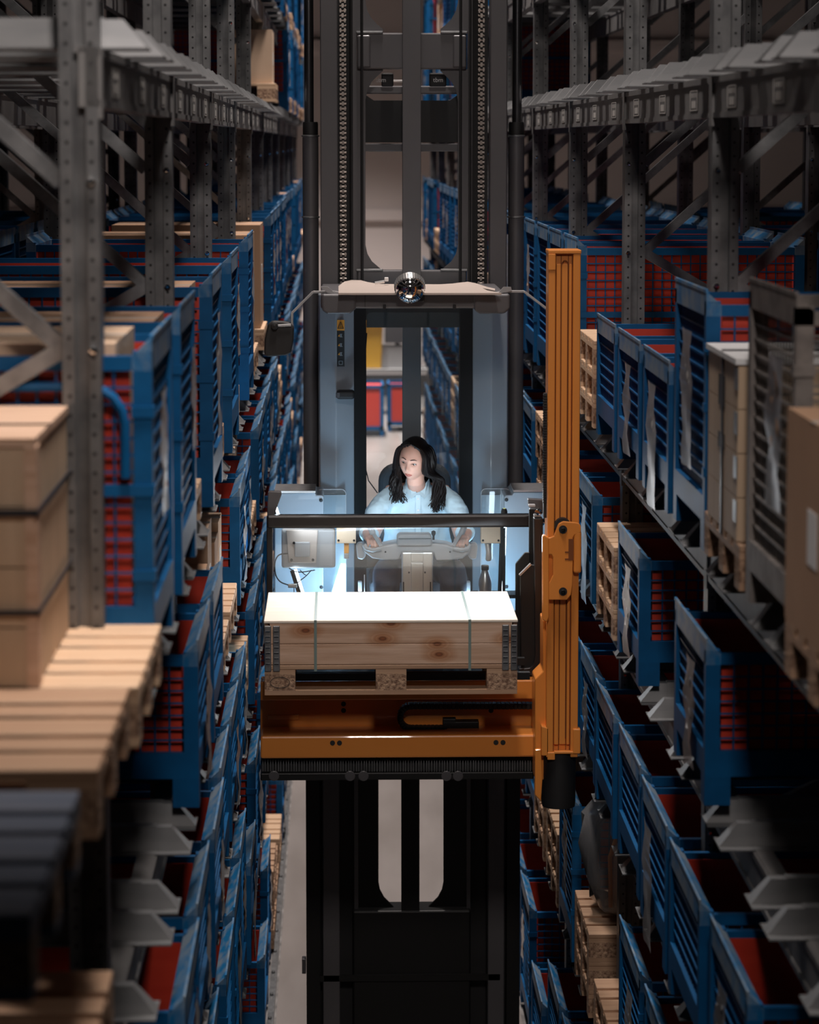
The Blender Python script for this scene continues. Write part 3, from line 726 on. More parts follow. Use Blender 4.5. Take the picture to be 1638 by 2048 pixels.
# drive housing in the mast opening
mb = MB(); pb(mb, 728, 919, 172, 188, YM+.3, .06); part(mb, 'cross_tube', 'truck', bevel=.006)
mb = MB(); ppoly(mb, [(748, 201), (900, 201), (918, 188), (918, 285), (728, 285), (728, 188)], YM+.25, .03); part(mb, 'rear_shield', 'blackmatt')
mb = MB(); pb(mb, 728, 919, 287, 303, YM+.24, .05); part(mb, 'cross_tube', 'truck', bevel=.006)
for x0, x1, tx in ((763, 787, 752), (859, 893, 866)):
    mb = MB(); pb(mb, x0, x1, 146, 173, YM+.2, .06); bx_ = part(mb, 'sensor_unit', 'blackmatt', bevel=.008)
    X_, Z_ = W(tx, 164, YM+.197); t = text('tbm', .036, (X_, YM+.197, Z_), 'paper'); t.name = 'unit_lettering'; tpart(t)
mb = MB(); mb.tube([(PX(787, 162, YM+.22), YM+.22, PZ(162, YM+.22)), (PX(806, 162, YM+.22), YM+.22, PZ(162, YM+.22))], .006); part(mb, 'sensor_plug', 'brushed')
# chains: each link is two plates and a bright pin; joined as one run
for xc in (686, 962):
    mb = MB(); X0 = PX(xc, 300, YM+.02); z = 7.15; k = 0; p = .0272
    while z > 4.9:
        w1 = .018
        mb.tube([(X0-w1, YM+.0, z), (X0+w1, YM+.0, z)], .0062, 6)
        mb.box(X0-.0165, X0-.008, YM-.008, YM+.014, z-.012, z+.012) if k % 2 else mb.box(X0-.006, X0+.006, YM-.008, YM+.014, z-.012, z+.012)
        mb.box(X0+.008, X0+.0165, YM-.008, YM+.014, z-.012, z+.012) if k % 2 else None
        z -= p; k += 1
    part(mb, 'lift_chain', 'chain', smooth=True, kind='stuff')
# lift cylinders
for xc, xr, ls in ((622, 618, 1), (1031.5, 1034, 1)):
    r = .045; Yc = YM+.1
    X0 = PX(xc, 600, Yc); zt = PZ(270, Yc)
    mb = MB().lathe([(r, 3.2), (r, zt)], (X0, Yc, 0), n=28); part(mb, 'lift_cylinder', 'truck', smooth=True)
    mb = MB().lathe([(r*.55, .2), (r*.9, 3.2)], (X0, Yc, 0), n=20); part(mb, 'lower_cylinder', 'black', smooth=True)
    mb = MB().lathe([(r*.96, zt), (r*.96, PZ(248, Yc)), (r*.9, PZ(244, Yc))], (X0, Yc, 0), n=28); part(mb, 'cylinder_collar', 'blackmatt', smooth=True)
    mb = MB().lathe([(.027, PZ(246, Yc)), (.027, 7.3)], (PX(xr, 200, Yc), Yc, 0), n=24); part(mb, 'piston_rod', M['rodm'] if 'rodm' in M else 'black', smooth=True)
    for yy in (272, 434):
        zz = PZ(yy, Yc); mb = MB().lathe([(r, zz-.006), (r+.006, zz-.003), (r+.006, zz+.003), (r, zz+.006)], (X0, Yc, 0), n=28); part(mb, 'weld_ring', 'steel', smooth=True)
# cab rear pillars (folded sheet columns)
YP = 14.75
for s in (-1, 1):
    def X(x): return PX(x if s < 0 else 2*827-x, 800, YP)
    zt = PZ(588, YP); zb = 3.0
    poly = [(X(637), YP+.02), (X(640), YP-.01), (X(672), YP-.05), (X(708), YP+.02), (X(712), YP+.2), (X(637), YP+.2)]
    mb = MB().prism(poly, 'z', zb, zt); part(mb, 'cab_pillar', 'panel', bevel=.006)
    mb = MB().prism([(X(708), YP+.03), (X(733), YP+.06), (X(733), YP+.2), (X(708), YP+.2)], 'z', zb, zt); part(mb, 'inner_door_frame', 'black')
mb = MB(); pb(mb, 733, 921, 600, 655, YP+.12, .02); part(mb, 'rear_header', 'blackmatt')
# rear window pane of the cab
mb = MB().prism(rrect(PX(733, 800, YP+.1), PX(921, 800, YP+.1), PZ(1040, YP+.1), PZ(625, YP+.1), .03), 'y', YP+.1, YP+.106); part(mb, 'rear_window', 'glass_rear')
mb = MB().tube([(PX(734, 900, YP+.09), YP+.09, PZ(668, YP)), (PX(731, 900, YP+.09), YP+.09, PZ(710, YP)), (PX(731, 900, YP+.09), YP+.09, PZ(940, YP)), (PX(737, 950, YP+.09), YP+.09, PZ(965, YP)), (PX(755, 950, YP+.09), YP+.09, PZ(990, YP))], .0035, 6); part(mb, 'window_seal', 'blackmatt', smooth=True)
# stickers and handle on the left pillar
def decal(x0, x1, y0, y1, m, name, Y):
    mb = MB(); pb(mb, x0, x1, y0, y1, Y, .004); return part(mb, name, m)
YD = YP-.028
decal(674, 689, 640, 661, 'warn', 'warning_sticker', YD-.02)
mb = MB(); Yd = YD-.024
for a, b in (((681.5, 644), (687, 657)), ((687, 657), (676, 657)), ((676, 657), (681.5, 644)), ((681.5, 648), (681.5, 653))):
    A_, B_ = W(*a, Yd), W(*b, Yd); mb.bar((A_[0], Yd, A_[1]), (B_[0], Yd, B_[1]), .003, .003)
part(mb, 'warning_triangle', 'ink')
decal(674, 689, 661.5, 733, 'ink', 'pictogram_strip', YD-.02)
mb = MB()
for yy in (671, 690, 708):
    for dx, w_, h_ in ((6, 3, 6), (6, 6, 1.2), (6, 5, 1)):
        pb(mb, 674+dx-w_/2+2, 674+dx+w_/2+2, yy-h_/2+(3 if h_ < 2 else 0)*(-1 if w_ == 5 else 1), yy+h_/2+(3 if h_ < 2 else 0)*(-1 if w_ == 5 else 1), YD-.022, .002)
for a, b in (((678, 722), (685, 722)), ((678, 729), (685, 729)), ((678, 722), (678, 729)), ((685, 722), (685, 729))):
    A_, B_ = W(*a, YD-.022), W(*b, YD-.022); mb.bar((A_[0], YD-.022, A_[1]), (B_[0], YD-.022, B_[1]), .0025, .0025)
part(mb, 'pictogram', 'panel')
mb = MB()
for yy in (671, 690, 708): ppoly(mb, [(676, yy+2), (679, yy-3), (680, yy+2)], YD-.022, .002)
part(mb, 'pictogram_triangle', 'warn')
mb = MB(); pb(mb, 673, 709, 782, 799, YP-.12, .1); part(mb, 'pillar_handle', 'blackmatt', bevel=.015, seg=3)
mb = MB(); mb.tube([(PX(676, 791, YP-.13), YP-.13, PZ(795, YP-.13)), (PX(676, 791, YP-.13), YP-.13, PZ(785, YP-.13))], .012); part(mb, 'handle_end', 'truck', smooth=True)
# overhead guard
YR0, YR1 = 13.75, 14.95
z1 = PZ(588, YR0); z0 = PZ(617, YR0)
mb = MB(); mb.box(PX(641, 600, YR0), PX(1018, 600, YR0), YR0, YR0+.10, z0, z1); part(mb, 'roof_front_beam', 'truck', bevel=.01)
mb = MB(); mb.box(PX(641, 600, YR0), PX(700, 600, YR0), YR0+.10, YR1, z0, z1-.01); mb.box(PX(958, 600, YR0), PX(1018, 600, YR0), YR0+.10, YR1, z0, z1-.01); part(mb, 'roof_side_beam', 'truck', bevel=.01)
for x0, x1, k in ((643, 712, 1), (948, 1020, -1)):
    pts = [(x0, 588), (x1, 588), (x1, 618), (x1-12, 628), (x0+12, 628), (x0+2, 622), (x0, 610)]
    mb = MB(); ppoly(mb, pts, YR0-.02, .3); part(mb, 'roof_lamp_pod', 'truck', bevel=.012, seg=3)
mb = MB(); mb.box(PX(700, 600, YR0), PX(958, 600, YR0), YR0+.1, YR1, z1-.03, z1-.018); part(mb, 'roof_glass', 'glass')
for i in range(4):
    X_ = PX(690+i*90, 600, YR0); mb = MB(); mb.box(X_-.008, X_+.008, YR0+.1, YR1, z1-.05, z1-.03); part(mb, 'roof_bar', 'truck')
for x in (707, 730, 950, 973):
    mb = MB(); pb(mb, x-.6, x+.6, 589, 614, YR0-.003, .004); part(mb, 'panel_seam', 'ink')
for x in (769, 909):
    mb = MB(); pb(mb, x-3, x+3, 609, 618, YR0-.01, .02); part(mb, 'roof_clip', 'blackmatt', bevel=.003)
vis_pts = [(677, 586), (677, 572), (689, 563), (703, 560), (722, 560.5), (735, 564), (760, 568), (880, 568.5), (905, 567), (920, 565), (936, 563.5), (950, 566), (975, 574), (990, 577), (990, 581), (965, 576), (975, 581), (1003, 586)]
def visor():
    # sheet lying on the roof: each outline pixel is put on the plane z1+.01 (its depth follows)
    mb = MB(); top = []
    for px, py in vis_pts:
        Y = YR0
        for _ in range(20): Y = Y*(CZ-(z1+.012))/max(1e-3, (CZ-W(px, py, Y)[1]))
        top.append((PX(px, py, Y), Y))
    mb.prism(top, 'z', z1+.002, z1+.012); return mb
part(visor(), 'roof_visor', 'visor')
# dome mirror on the roof edge
Yq = 13.6; X_, Z_ = W(820, 580, Yq)
mb = MB(); R_ = .073
vs = []; n = 32
prof = [(0, -.062)] + [(R_*math.sin(a), -.062*math.cos(a)) for a in (.25, .5, .75, 1.0, 1.25, 1.57)] + [(R_, .02), (R_*.9, .03)]
mb.lathe(prof, (0, 0, 0), axis='y', n=n); dm = part(mb, 'dome_mirror', 'chrome', smooth=True)
dm.location = (X_, Yq, Z_); dm.rotation_euler = (math.radians(38), 0, math.radians(3))
mb = MB(); mb.lathe([(R_*.99, .004), (R_*1.05, .008), (R_*1.05, .05), (R_*.98, .054)], (0, 0, 0), axis='y', n=n); rg = part(mb, 'dome_mirror_rim', 'brushed', smooth=True); rg.location = dm.location; rg.rotation_euler = dm.rotation_euler
mb = MB()
for k in range(36):
    a = 2*math.pi*k/36; mb.bar((R_*1.06*math.cos(a), .01, R_*1.06*math.sin(a)), (R_*1.06*math.cos(a), .046, R_*1.06*math.sin(a)), .004, .004)
rb = part(mb, 'rim_ribs', 'ink', kind='stuff'); rb.location = dm.location; rb.rotation_euler = dm.rotation_euler
mb = MB(); pb(mb, 828, 849, 586, 604, YR0-.05, .06); part(mb, 'mirror_bracket', 'blackmatt', bevel=.004)
mb = MB(); pb(mb, 769, 777, 555, 563, YR0+.6, .03); part(mb, 'white_clip', 'paper', bevel=.003)
mb = MB(); mb.tube([(PX(750, 565, 14.3), 14.3, PZ(566, 14.3)), (PX(769, 565, 14.3), 14.3, PZ(563, 14.3))], .008); part(mb, 'clip_screw', 'brushed', smooth=True)
# wing mirror with its arm
Ya = 13.8
def armpath(pts, Y, nm):
    mb = MB()
    for a, b in zip(pts[:-1], pts[1:]):
        A_, B_ = W(*a, Y), W(*b, Y); mb.bar((A_[0], Y, A_[1]), (B_[0], Y, B_[1]), .05, .011, upv=(0, 1, 0)) if False else mb.bar((A_[0], Y, A_[1]), (B_[0], Y, B_[1]), .012, .03, upv=(0, 1, 0))
    part(mb, nm, 'console', bevel=.002)
armpath([(690, 588), (668, 584), (626, 584), (584, 626), (584, 655)], Ya, 'mirror_arm')
armpath([(985, 588), (1010, 583), (1048, 583), (1094, 618)], Ya, 'mirror_arm')
mb = MB(); ppoly(mb, [(640, 573), (655, 573), (672, 588), (655, 586)], Ya-.03, .012); ppoly(mb, [(1007, 574), (1022, 574), (1024, 582), (995, 588)], Ya-.03, .012); part(mb, 'arm_bracket', 'console')
mb = MB(); pts = [(536, 648), (545, 642), (566, 643), (580, 645), (588, 655), (587, 680), (582, 706), (572, 711), (534, 714), (528, 708), (529, 680)]
ppoly(mb, pts, 13.75, .07); part(mb, 'mirror_housing', 'blackmatt', bevel=.028, seg=4)
mb = MB(); A_, B_ = W(552, 652, 13.72), W(582, 650, 13.72); mb.tube([(A_[0], 13.73, A_[1]), (B_[0], 13.73, B_[1])], .007); part(mb, 'mirror_stem', 'console', smooth=True)
mb = MB(); X_, Z_ = W(549, 652, 13.71); mb.lathe([(.0, -.03), (.016, -.025), (.02, 0), (.014, .03)], (X_, 13.73, Z_), axis='y', n=12); part(mb, 'mirror_ball_joint', 'blackmatt', smooth=True)
# side cabinets
YC = 14.3
mb = MB(); ppoly(mb, [(549, 987), (633, 985), (633, 983), (645, 987), (658, 987), (690, 1400), (540, 1400)][:1]+[(630, 985), (632, 990), (645, 990), (647, 994), (647, 1270), (549, 1270)], YC, .35); part(mb, 'side_cabinet', 'panel', bevel=.006)
mb = MB(); ppoly(mb, [(1108, 985), (1027, 985), (1025, 990), (1012, 990), (1009, 994), (1009, 1270), (1108, 1270)], YC, .35); part(mb, 'side_cabinet', 'panel', bevel=.006)
for a_, b_, c_ in ((549, 631, 982), (1027, 1108, 980)): mb = MB(); pb(mb, a_, b_, c_, c_+4, YC-.01, .3); part(mb, 'cabinet_edge_trim', 'brushed')
mb = MB(); pb(mb, 633, 692, 990, 1270, YC+.35, .05); pb(mb, 963, 1020, 990, 1270, YC+.35, .05); part(mb, 'cab_side_wall', 'panel')
for x0, x1 in ((634, 692), (962, 1020)):
    mb = MB().prism(rrect(PX(x0, 1050, YC+.2), PX(x1, 1050, YC+.2), PZ(1300, YC+.2), PZ(978, YC+.2), .025), 'y', YC+.2, YC+.206); part(mb, 'acrylic_screen', 'glass')
    rr_ = rrect(PX(x0, 1050, YC+.2), PX(x1, 1050, YC+.2), PZ(1300, YC+.2), PZ(978, YC+.2), .025)
    mb = MB().tube([(a, YC+.198, b) for a, b in rr_]+[(rr_[0][0], YC+.198, rr_[0][1])], .0018, 5); part(mb, 'screen_edge', 'console')
for x, y in ((642, 1001), (643, 1175), (1013, 1000), (1013, 1174)):
    X_, Z_ = W(x, y, YC-.01); mb = MB().lathe([(.010, .01), (.010, -.004), (.005, -.006)], (X_, YC, Z_), axis='y', n=12); part(mb, 'cabinet_screw', 'blackmatt', smooth=True)
# cab floor, rear wall below window
mb = MB(); mb.box(PX(540, 1180, 14.2), PX(1095, 1180, 14.2), 13.75, 14.95, 2.98, 3.04); part(mb, 'cab_floor', 'blackmatt')
mb = MB(); mb.box(PX(692, 1100, 14.7), PX(963, 1100, 14.7), 14.88, 14.9, 3.04, 3.75); part(mb, 'cab_rear_panel', 'black')
mb = MB(); pb(mb, 733, 921, 1136, 1300, 14.72, .03); part(mb, 'footwell_panel', 'blackmatt')
# front guard rail and glass
YG = 13.66
mb = MB(); pb(mb, 533, 1063, 1030, 1056, YG-.05, .06); part(mb, 'guard_rail', 'rail', bevel=.012, seg=3)
mb = MB(); ppoly(mb, [(533, 1040), (545, 1056), (545, 1300), (533, 1300)], YG-.02, .05); part(mb, 'left_rail_post', 'rail', bevel=.004)
mb = MB(); ppoly(mb, [(536, 985), (540, 983), (562, 984), (563, 990), (548, 1032), (534, 1036)], YG+.02, .05); part(mb, 'rail_end_bracket', 'truck', bevel=.004)
mb = MB(); pb(mb, 545, 1060, 1054, 1300, YG, .006); part(mb, 'front_glass', 'glass')
# work light tubes
def lamp(a, b, r, Y, cap=True, e=10, body=None):
    A_, B_ = W(*a, Y), W(*b, Y); A3 = Vector((A_[0], Y, A_[1])); B3 = Vector((B_[0], Y, B_[1]))
    mb = MB().tube([A3, B3], r, 14); o = part(mb, 'work_light_tube', 'tube', smooth=True)
    d = (A3-B3).normalized()
    if cap:
        mb = MB().tube([A3, A3+d*.035, A3+d*.05], [r*1.15, r*1.15, r*.8], 14); part(mb, 'lamp_cap', 'blackmatt', smooth=True)
        mb = MB().tube([A3+d*.05, A3+d*.053], r*.45, 10); part(mb, 'lamp_button', 'glow')
    mb = MB().tube([A3+Vector((-.010, -.012, 0)), B3+Vector((-.010, -.012, 0))], r*.75, 10); part(mb, 'lamp_back', body or 'blackmatt', smooth=True)
    return A3, B3
lamp((546, 1004), (560, 1046), .013, YG-.0+.09)
lamp((588, 1140), (612, 1215), .016, YG+.12, False)
lamp((1008, 1036), (1003, 1186), .015, YG+.30)
mb = MB(); pb(mb, 1005, 1011, 1056, 1190, YG+.27, .02); part(mb, 'lamp_mount', 'black')
# unseen area lights added in the cab, apart from the lamp tubes
area('cab_fill_light', (PX(706, 1160, 14.0), 13.98, 3.42), .2, .2, 9.0, COOL, (PX(600, 1060, 14.6), 14.6, 4.0))  # this pair is added low to brighten pillars and cabinets from below
area('cab_fill_light', (PX(948, 1160, 14.0), 13.98, 3.42), .2, .2, 9.0, COOL, (PX(1056, 1060, 14.6), 14.6, 4.0))
area('operator_fill_light', (PX(828, 1090, 13.9), 13.86, 4.0), .5, .1, 1.75, (.80, .91, 1), (PX(828, 960, 14.4), 14.4, 4.1))  # unseen fill added to brighten the operator
area('rail_fill_light', (PX(828, 1050, 13.55), 13.5, 4.12), 1.1, .06, 7.0, (.93, .96, 1), (.28, 12.9, 3.6), 120)  # unseen strip added to brighten the crate lid
area('rail_fill_light', (PX(798, 1060, 13.62), 13.60, PZ(1060, 13.6)), 1.1, .04, 1.3, (.80, .90, 1), (.43, 14.1, 3.4), 150)  # unseen strip added to brighten the steering column and hands

# device on the left behind the glass
mb = MB(); pb(mb, 563, 671, 1058, 1137, YG+.12, .07); part(mb, 'terminal', 'console', bevel=.015, seg=3)
mb = MB(); ppoly(mb, [(572, 1060), (636, 1060), (632, 1126), (577, 1126)], YG+.105, .012); part(mb, 'terminal_mount_plate', 'visor', bevel=.004)
mb = MB(); pb(mb, 589, 620, 1084, 1114, YG+.095, .012); part(mb, 'terminal_hub', 'console', bevel=.006)
for x, y in ((583, 1120), (626, 1120), (588, 1086)):
    X_, Z_ = W(x, y, YG+.1); mb = MB().lathe([(.007, .01), (.007, -.004)], (X_, YG+.1, Z_), axis='y', n=10); part(mb, 'terminal_bolt', 'black')
def cable(pts, Y, r=.0035, m='blackmatt', nm='cable'):
    mb = MB(); q = []
    P = [W(*p, Y) for p in pts]
    for i in range(len(P)-1):
        p0 = P[max(i-1, 0)]; p1 = P[i]; p2 = P[i+1]; p3 = P[min(i+2, len(P)-1)]
        for t in (0, .25, .5, .75):
            q.append(tuple(.5*(2*p1[k]+(p2[k]-p0[k])*t+(2*p0[k]-5*p1[k]+4*p2[k]-p3[k])*t*t+(3*p1[k]-p0[k]-3*p2[k]+p3[k])*t**3) for k in (0, 1)))
    q.append(P[-1]); mb.tube([(a, Y, b) for a, b in q], r, 6); part(mb, nm, m, smooth=True)
cable([(576, 1107), (558, 1110), (550, 1125), (551, 1148), (560, 1163), (576, 1170)], YG+.08)
cable([(623, 1140), (612, 1152), (598, 1163), (590, 1172)], YG+.09, .0028); cable([(600, 1140), (608, 1148), (612, 1150)], YG+.09, .0025)
cable([(578, 1136), (590, 1143), (606, 1144), (630, 1140)], YG+.09, .0028); cable([(588, 1174), (588, 1200)], YG+.09, .0025)
mb = MB(); pb(mb, 576, 594, 1168, 1176, YG+.07, .02); part(mb, 'cable_plug', 'brushed', bevel=.003)
# lever blocks under the rail
for x0, x1, lv in ((673, 712, (688, 1)), (962, 1001, (976, 0))):
    mb = MB(); pb(mb, x0, x1, 1052, 1087, YG+.1, .08); blk = part(mb, 'lever_block', 'beige', bevel=.003)
    for x in (x0+4, x1-4):
        X_, Z_ = W(x, 1081, YG+.098); mb = MB().lathe([(.006, .006), (.006, -.003)], (X_, YG+.1, Z_), axis='y', n=10); part(mb, 'block_screw', 'black')
    if lv[1]:
        mb = MB(); pb(mb, 688, 698, 1087, 1107, YG+.12, .025); part(mb, 'orange_lever', 'warn', bevel=.003); mb = MB(); pb(mb, 688, 698, 1107, 1118, YG+.118, .03); part(mb, 'lever_tip', 'console', bevel=.004)
    else:
        A_, B_ = W(976, 1087, YG+.13), W(977, 1122, YG+.13); mb = MB().tube([(A_[0], YG+.13, A_[1]), (A_[0]+.004, YG+.13, (A_[1]+B_[1])/2), (B_[0], YG+.13, B_[1]+.01), (B_[0], YG+.13, B_[1])], [.018, .014, .017, .010], 14); part(mb, 'steel_lever', 'brushed', smooth=True)
# steering console
YS = 13.86
def sp(pts, d, y=YS): mb = MB(); ppoly(mb, pts, y, d); return mb
part(sp([(766, 1092), (802, 1085), (857, 1085), (894, 1090), (918, 1098), (935, 1090), (943, 1092), (940, 1106), (925, 1117), (900, 1121), (872, 1122), (866, 1106), (803, 1106), (797, 1120), (765, 1120), (745, 1117), (728, 1104), (724, 1090), (730, 1087), (742, 1098)], .16), 'console_body', 'console', bevel=.018, seg=3)
part(sp([(794, 1072), (800, 1069), (858, 1069), (864, 1073), (865, 1092), (794, 1092)], .10, YS-.03), 'console_display_hood', 'console', bevel=.012, seg=3)
mb = MB(); pb(mb, 797, 862, 1077, 1078, YS-.033, .004); part(mb, 'hood_seam', 'black')
for s in (-1, 1):
    q = lambda x: x if s < 0 else 1668-x
    cpts = [(q(x), y) for x, y in ((762, 1096), (745, 1099), (733, 1096), (728, 1088))]
    mb = MB().tube([(W(*p, YS+.0)[0], YS-.01, W(*p, YS)[1]) for p in cpts], [.012, .014, .014, .012], 12); part(mb, 'hand_rest', 'console', smooth=True)
    A_, B_ = W(q(745), 1064, YS-.02), W(q(762), 1092, YS-.02); mb = MB().bar((A_[0], YS-.02, A_[1]), (B_[0], YS-.02, B_[1]), .012, .02); part(mb, 'control_stalk', 'console', bevel=.003)
    mb = MB().tube([(W(q(740), 1052, YS)[0], YS-.03, W(q(740), 1052, YS)[1]), (W(q(746), 1066, YS)[0], YS-.03, W(q(746), 1066, YS)[1])], .016, 12); part(mb, 'grip', 'console', smooth=True)
    part(sp([(q(712), 1092), (q(716), 1086), (q(728), 1086), (q(732), 1112), (q(726), 1120), (q(715), 1118)], .06, YS+.06), 'armrest_tip', 'console', bevel=.015, seg=3)
for x in (771, 900):
    X_, Z_ = W(x, 1104, YS-.003); mb = MB().lathe([(.005, .004), (.005, -.002)], (X_, YS, Z_), axis='y', n=8); part(mb, 'console_screw', 'black')
X_, Z_ = W(867, 1072, YS); mb = MB().lathe([(.0, .03), (.011, .025), (.012, .012), (.006, 0), (.006, -.02)], (X_, YS, Z_), n=12); part(mb, 'joystick_knob', 'blackmatt', smooth=True)
mb = MB(); pb(mb, 804, 866, 1105, 1290, YS-.08, .10); col_ = part(mb, 'steering_column', 'brushed', bevel=.006)
mb = MB(); pb(mb, 822, 847, 1126, 1290, YS-.092, .015); part(mb, 'column_centre_strip', 'brushed', bevel=.004)
mb = MB(); pb(mb, 822, 847, 1106, 1123, YS-.088, .01); part(mb, 'column_cap', 'brushed', bevel=.002)
for x, y in ((818, 1145), (850, 1145), (819, 1187), (851, 1187)):
    X_, Z_ = W(x, y, YS-.083); mb = MB().lathe([(.005, .004), (.005, -.003)], (X_, YS-.082, Z_), axis='y', n=8); part(mb, 'column_screw', 'truck')
for x in (807, 861):
    mb = MB(); pb(mb, x-1.3, x+1.3, 1164, 1192, YS-.084, .01); part(mb, 'column_slot', 'ink')
for x0, x1 in ((716, 724), (933, 941)):
    mb = MB(); pb(mb, x0, x1, 1163, 1183, YS+.1, .03); part(mb, 'adjuster_knob', 'console', bevel=.004)
    xx = x1+5 if x0 < 800 else x0-5
    mb = MB(); pb(mb, xx-1, xx+1, 1150, 1230, YS+.12, .01); part(mb, 'adjuster_rod', 'brushed')
# seat
YSt = 14.62; X0 = PX(835, 960, YSt)
mb = MB().prism(rrect(PX(757, 950, YSt), PX(902, 950, YSt), 3.5, PZ(928, YSt), .10, 6), 'y', YSt, YSt+.09); part(mb, 'seat_back', 'seat', bevel=.04, seg=4)
mb = MB().prism(rrect(X0-.27, X0+.27, 3.46, 3.56, .04, 4), 'y', 14.15, 14.65); part(mb, 'seat_cushion', 'seat', bevel=.03, seg=3)
mb = MB().box(X0-.1, X0+.1, 14.35, 14.6, 3.04, 3.46); part(mb, 'seat_pedestal', 'black')
# right black bracket group, backrest of the fork carriage
YB = 13.12
mb = MB(); pb(mb, 1058, 1073, 1018, 1350, YB+.12, .04); part(mb, 'carriage_upright', 'black', bevel=.003)
mb = MB(); ppoly(mb, [(1068, 1037), (1086, 1037), (1086, 1315)]+[(1086-18+18*math.cos(a), 1332+18*math.sin(a)) for a in (0, .5, 1, 1.57)]+[(1038, 1352), (1038, 1338), (1056, 1336)]+[(1056+12*math.sin(a), 1322+14*math.cos(a)) for a in (.3, .8, 1.2, 1.57)]+[(1070, 1310)], YB-.02, .08); part(mb, 'fork_carriage_frame', 'rail', bevel=.004)
mb = MB(); ppoly(mb, [(1031, 1128), (1050, 1105), (1060, 1105), (1060, 1330), (1031, 1330)], YB+.10, .02); part(mb, 'backrest_plate', 'black', bevel=.004)
mb = MB(); ppoly(mb, [(1040, 1150), (1061, 1129), (1071, 1131), (1071, 1340), (1042, 1345)], YB, .02); part(mb, 'backrest_plate', 'black', bevel=.004)
mb = MB(); ppoly(mb, [(1038, 1150), (1061, 1127), (1063, 1130), (1041, 1152)], YB-.01, .03); part(mb, 'plate_edge', 'brushed')
for x0, y0 in ((1058, 1014), (1068, 1034)):
    mb = MB(); pb(mb, x0, x0+13, y0-4, y0, YB+.0, .05); part(mb, 'bumper_cap', 'console', bevel=.002)
for x, y in ((1077, 1024), (1088, 1044)):
    X_, Z_ = W(x, y, YB); mb = MB().tube([(X_-.012, YB, Z_-.01), (X_+.008, YB, Z_+.015)], .012, 6); mb.tube([(X_-.018, YB-.01, Z_+.008), (X_+.016, YB-.01, Z_-.006)], .007, 6); part(mb, 'bolt', 'chrome', smooth=True)
mb = MB(); ppoly(mb, [(1056, 998), (1090, 1000), (1092, 1030), (1057, 1014)], YB+.2, .05); part(mb, 'guide_block', 'truck', bevel=.003)
# fork tines lying inside the pallet
for y in (12.66, 13.02):
    mb = MB(); mb.box(LX0+.05, PX(1050, 1340, 13.0), y, y+.04, 3.315, 3.350); part(mb, 'fork_tine', 'black')
# ------------- orange carriage
YO = 13.02
def orange(x0, x1, y0, y1, Y, d, nm, m='orange', bev=.006):
    mb = MB(); pb(mb, x0, x1, y0, y1, Y, d); return part(mb, nm, m, bevel=bev)
orange(521, 1070, 1362, 1400, YO, .14, 'upper_traverse_beam')
orange(521, 1070, 1398, 1474, YO+.13, .02, 'traverse_back_panel', bev=0)
orange(521, 1072, 1471, 1516, YO-.1, .22, 'lower_traverse_beam', bev=.01)
orange(536, 598, 1430, 1440, YO+.122, .01, 'embossed_plate', bev=.002)
for x, y, Y in ((687, 1408, YO+.128), (687, 1421, YO+.128), (982, 1421, YO+.128), (665, 1486, YO-.102), (679, 1486, YO-.102), (992, 1485, YO-.102), (1006, 1485, YO-.102)):
    X_, Z_ = W(x, y, Y); mb = MB().lathe([(.0125, .001), (.0125, -.0012)], (X_, Y, Z_), axis='y', n=16); part(mb, 'bolt_hole', 'ink')
# energy chain loop (individual links)
cp = []
for i in range(30): cp.append((1068-i*8.3, 1411))
for a in range(1, 12): cp.append((822-22*math.sin(a*math.pi/12), 1434-23*math.cos(a*math.pi/12)))
for i in range(10): cp.append((822+i*8, 1457))
for i, (a, b) in enumerate(zip(cp[:-1], cp[1:])):
    Y = YO+.06; A_, B_ = W(*a, Y), W(*b, Y); mb = MB().bar((A_[0], Y, A_[1]), (B_[0], Y, B_[1]), .028, .06, upv=(0, 1, 0)); part(mb, 'energy_chain_link', 'blackmatt', bevel=.003, seg=1)
orange(886, 958, 1444, 1468, YO+.05, .07, 'chain_anchor', 'black', .003); orange(886, 912, 1438, 1446, YO+.05, .05, 'chain_anchor_clip', 'black', .003)
orange(522, 1068, 1517, 1546, YO-.02, .1, 'rack_backing', 'blackmatt', 0)
mb = MB(); i = 0; x = 525
while x < 1066: pb(mb, x, x+1.6, 1521, 1543, YO-.045, .03); x += 4.4+ (1.2 if i % 3 else 0); i += 1
part(mb, 'toothed_rack', 'steel', kind='stuff')
orange(521, 1068, 1545, 1560, YO-.06, .14, 'bottom_rail', 'black', .006)
for x in (548, 700, 727, 893, 916):
    X_, Z_ = W(x, 1552, YO-.062); mb = MB().lathe([(0, -.002), (.022, -.0015), (.026, 0)], (X_, YO-.062, Z_), axis='y', n=14); o = part(mb, 'worn_paint_spot', 'truck')
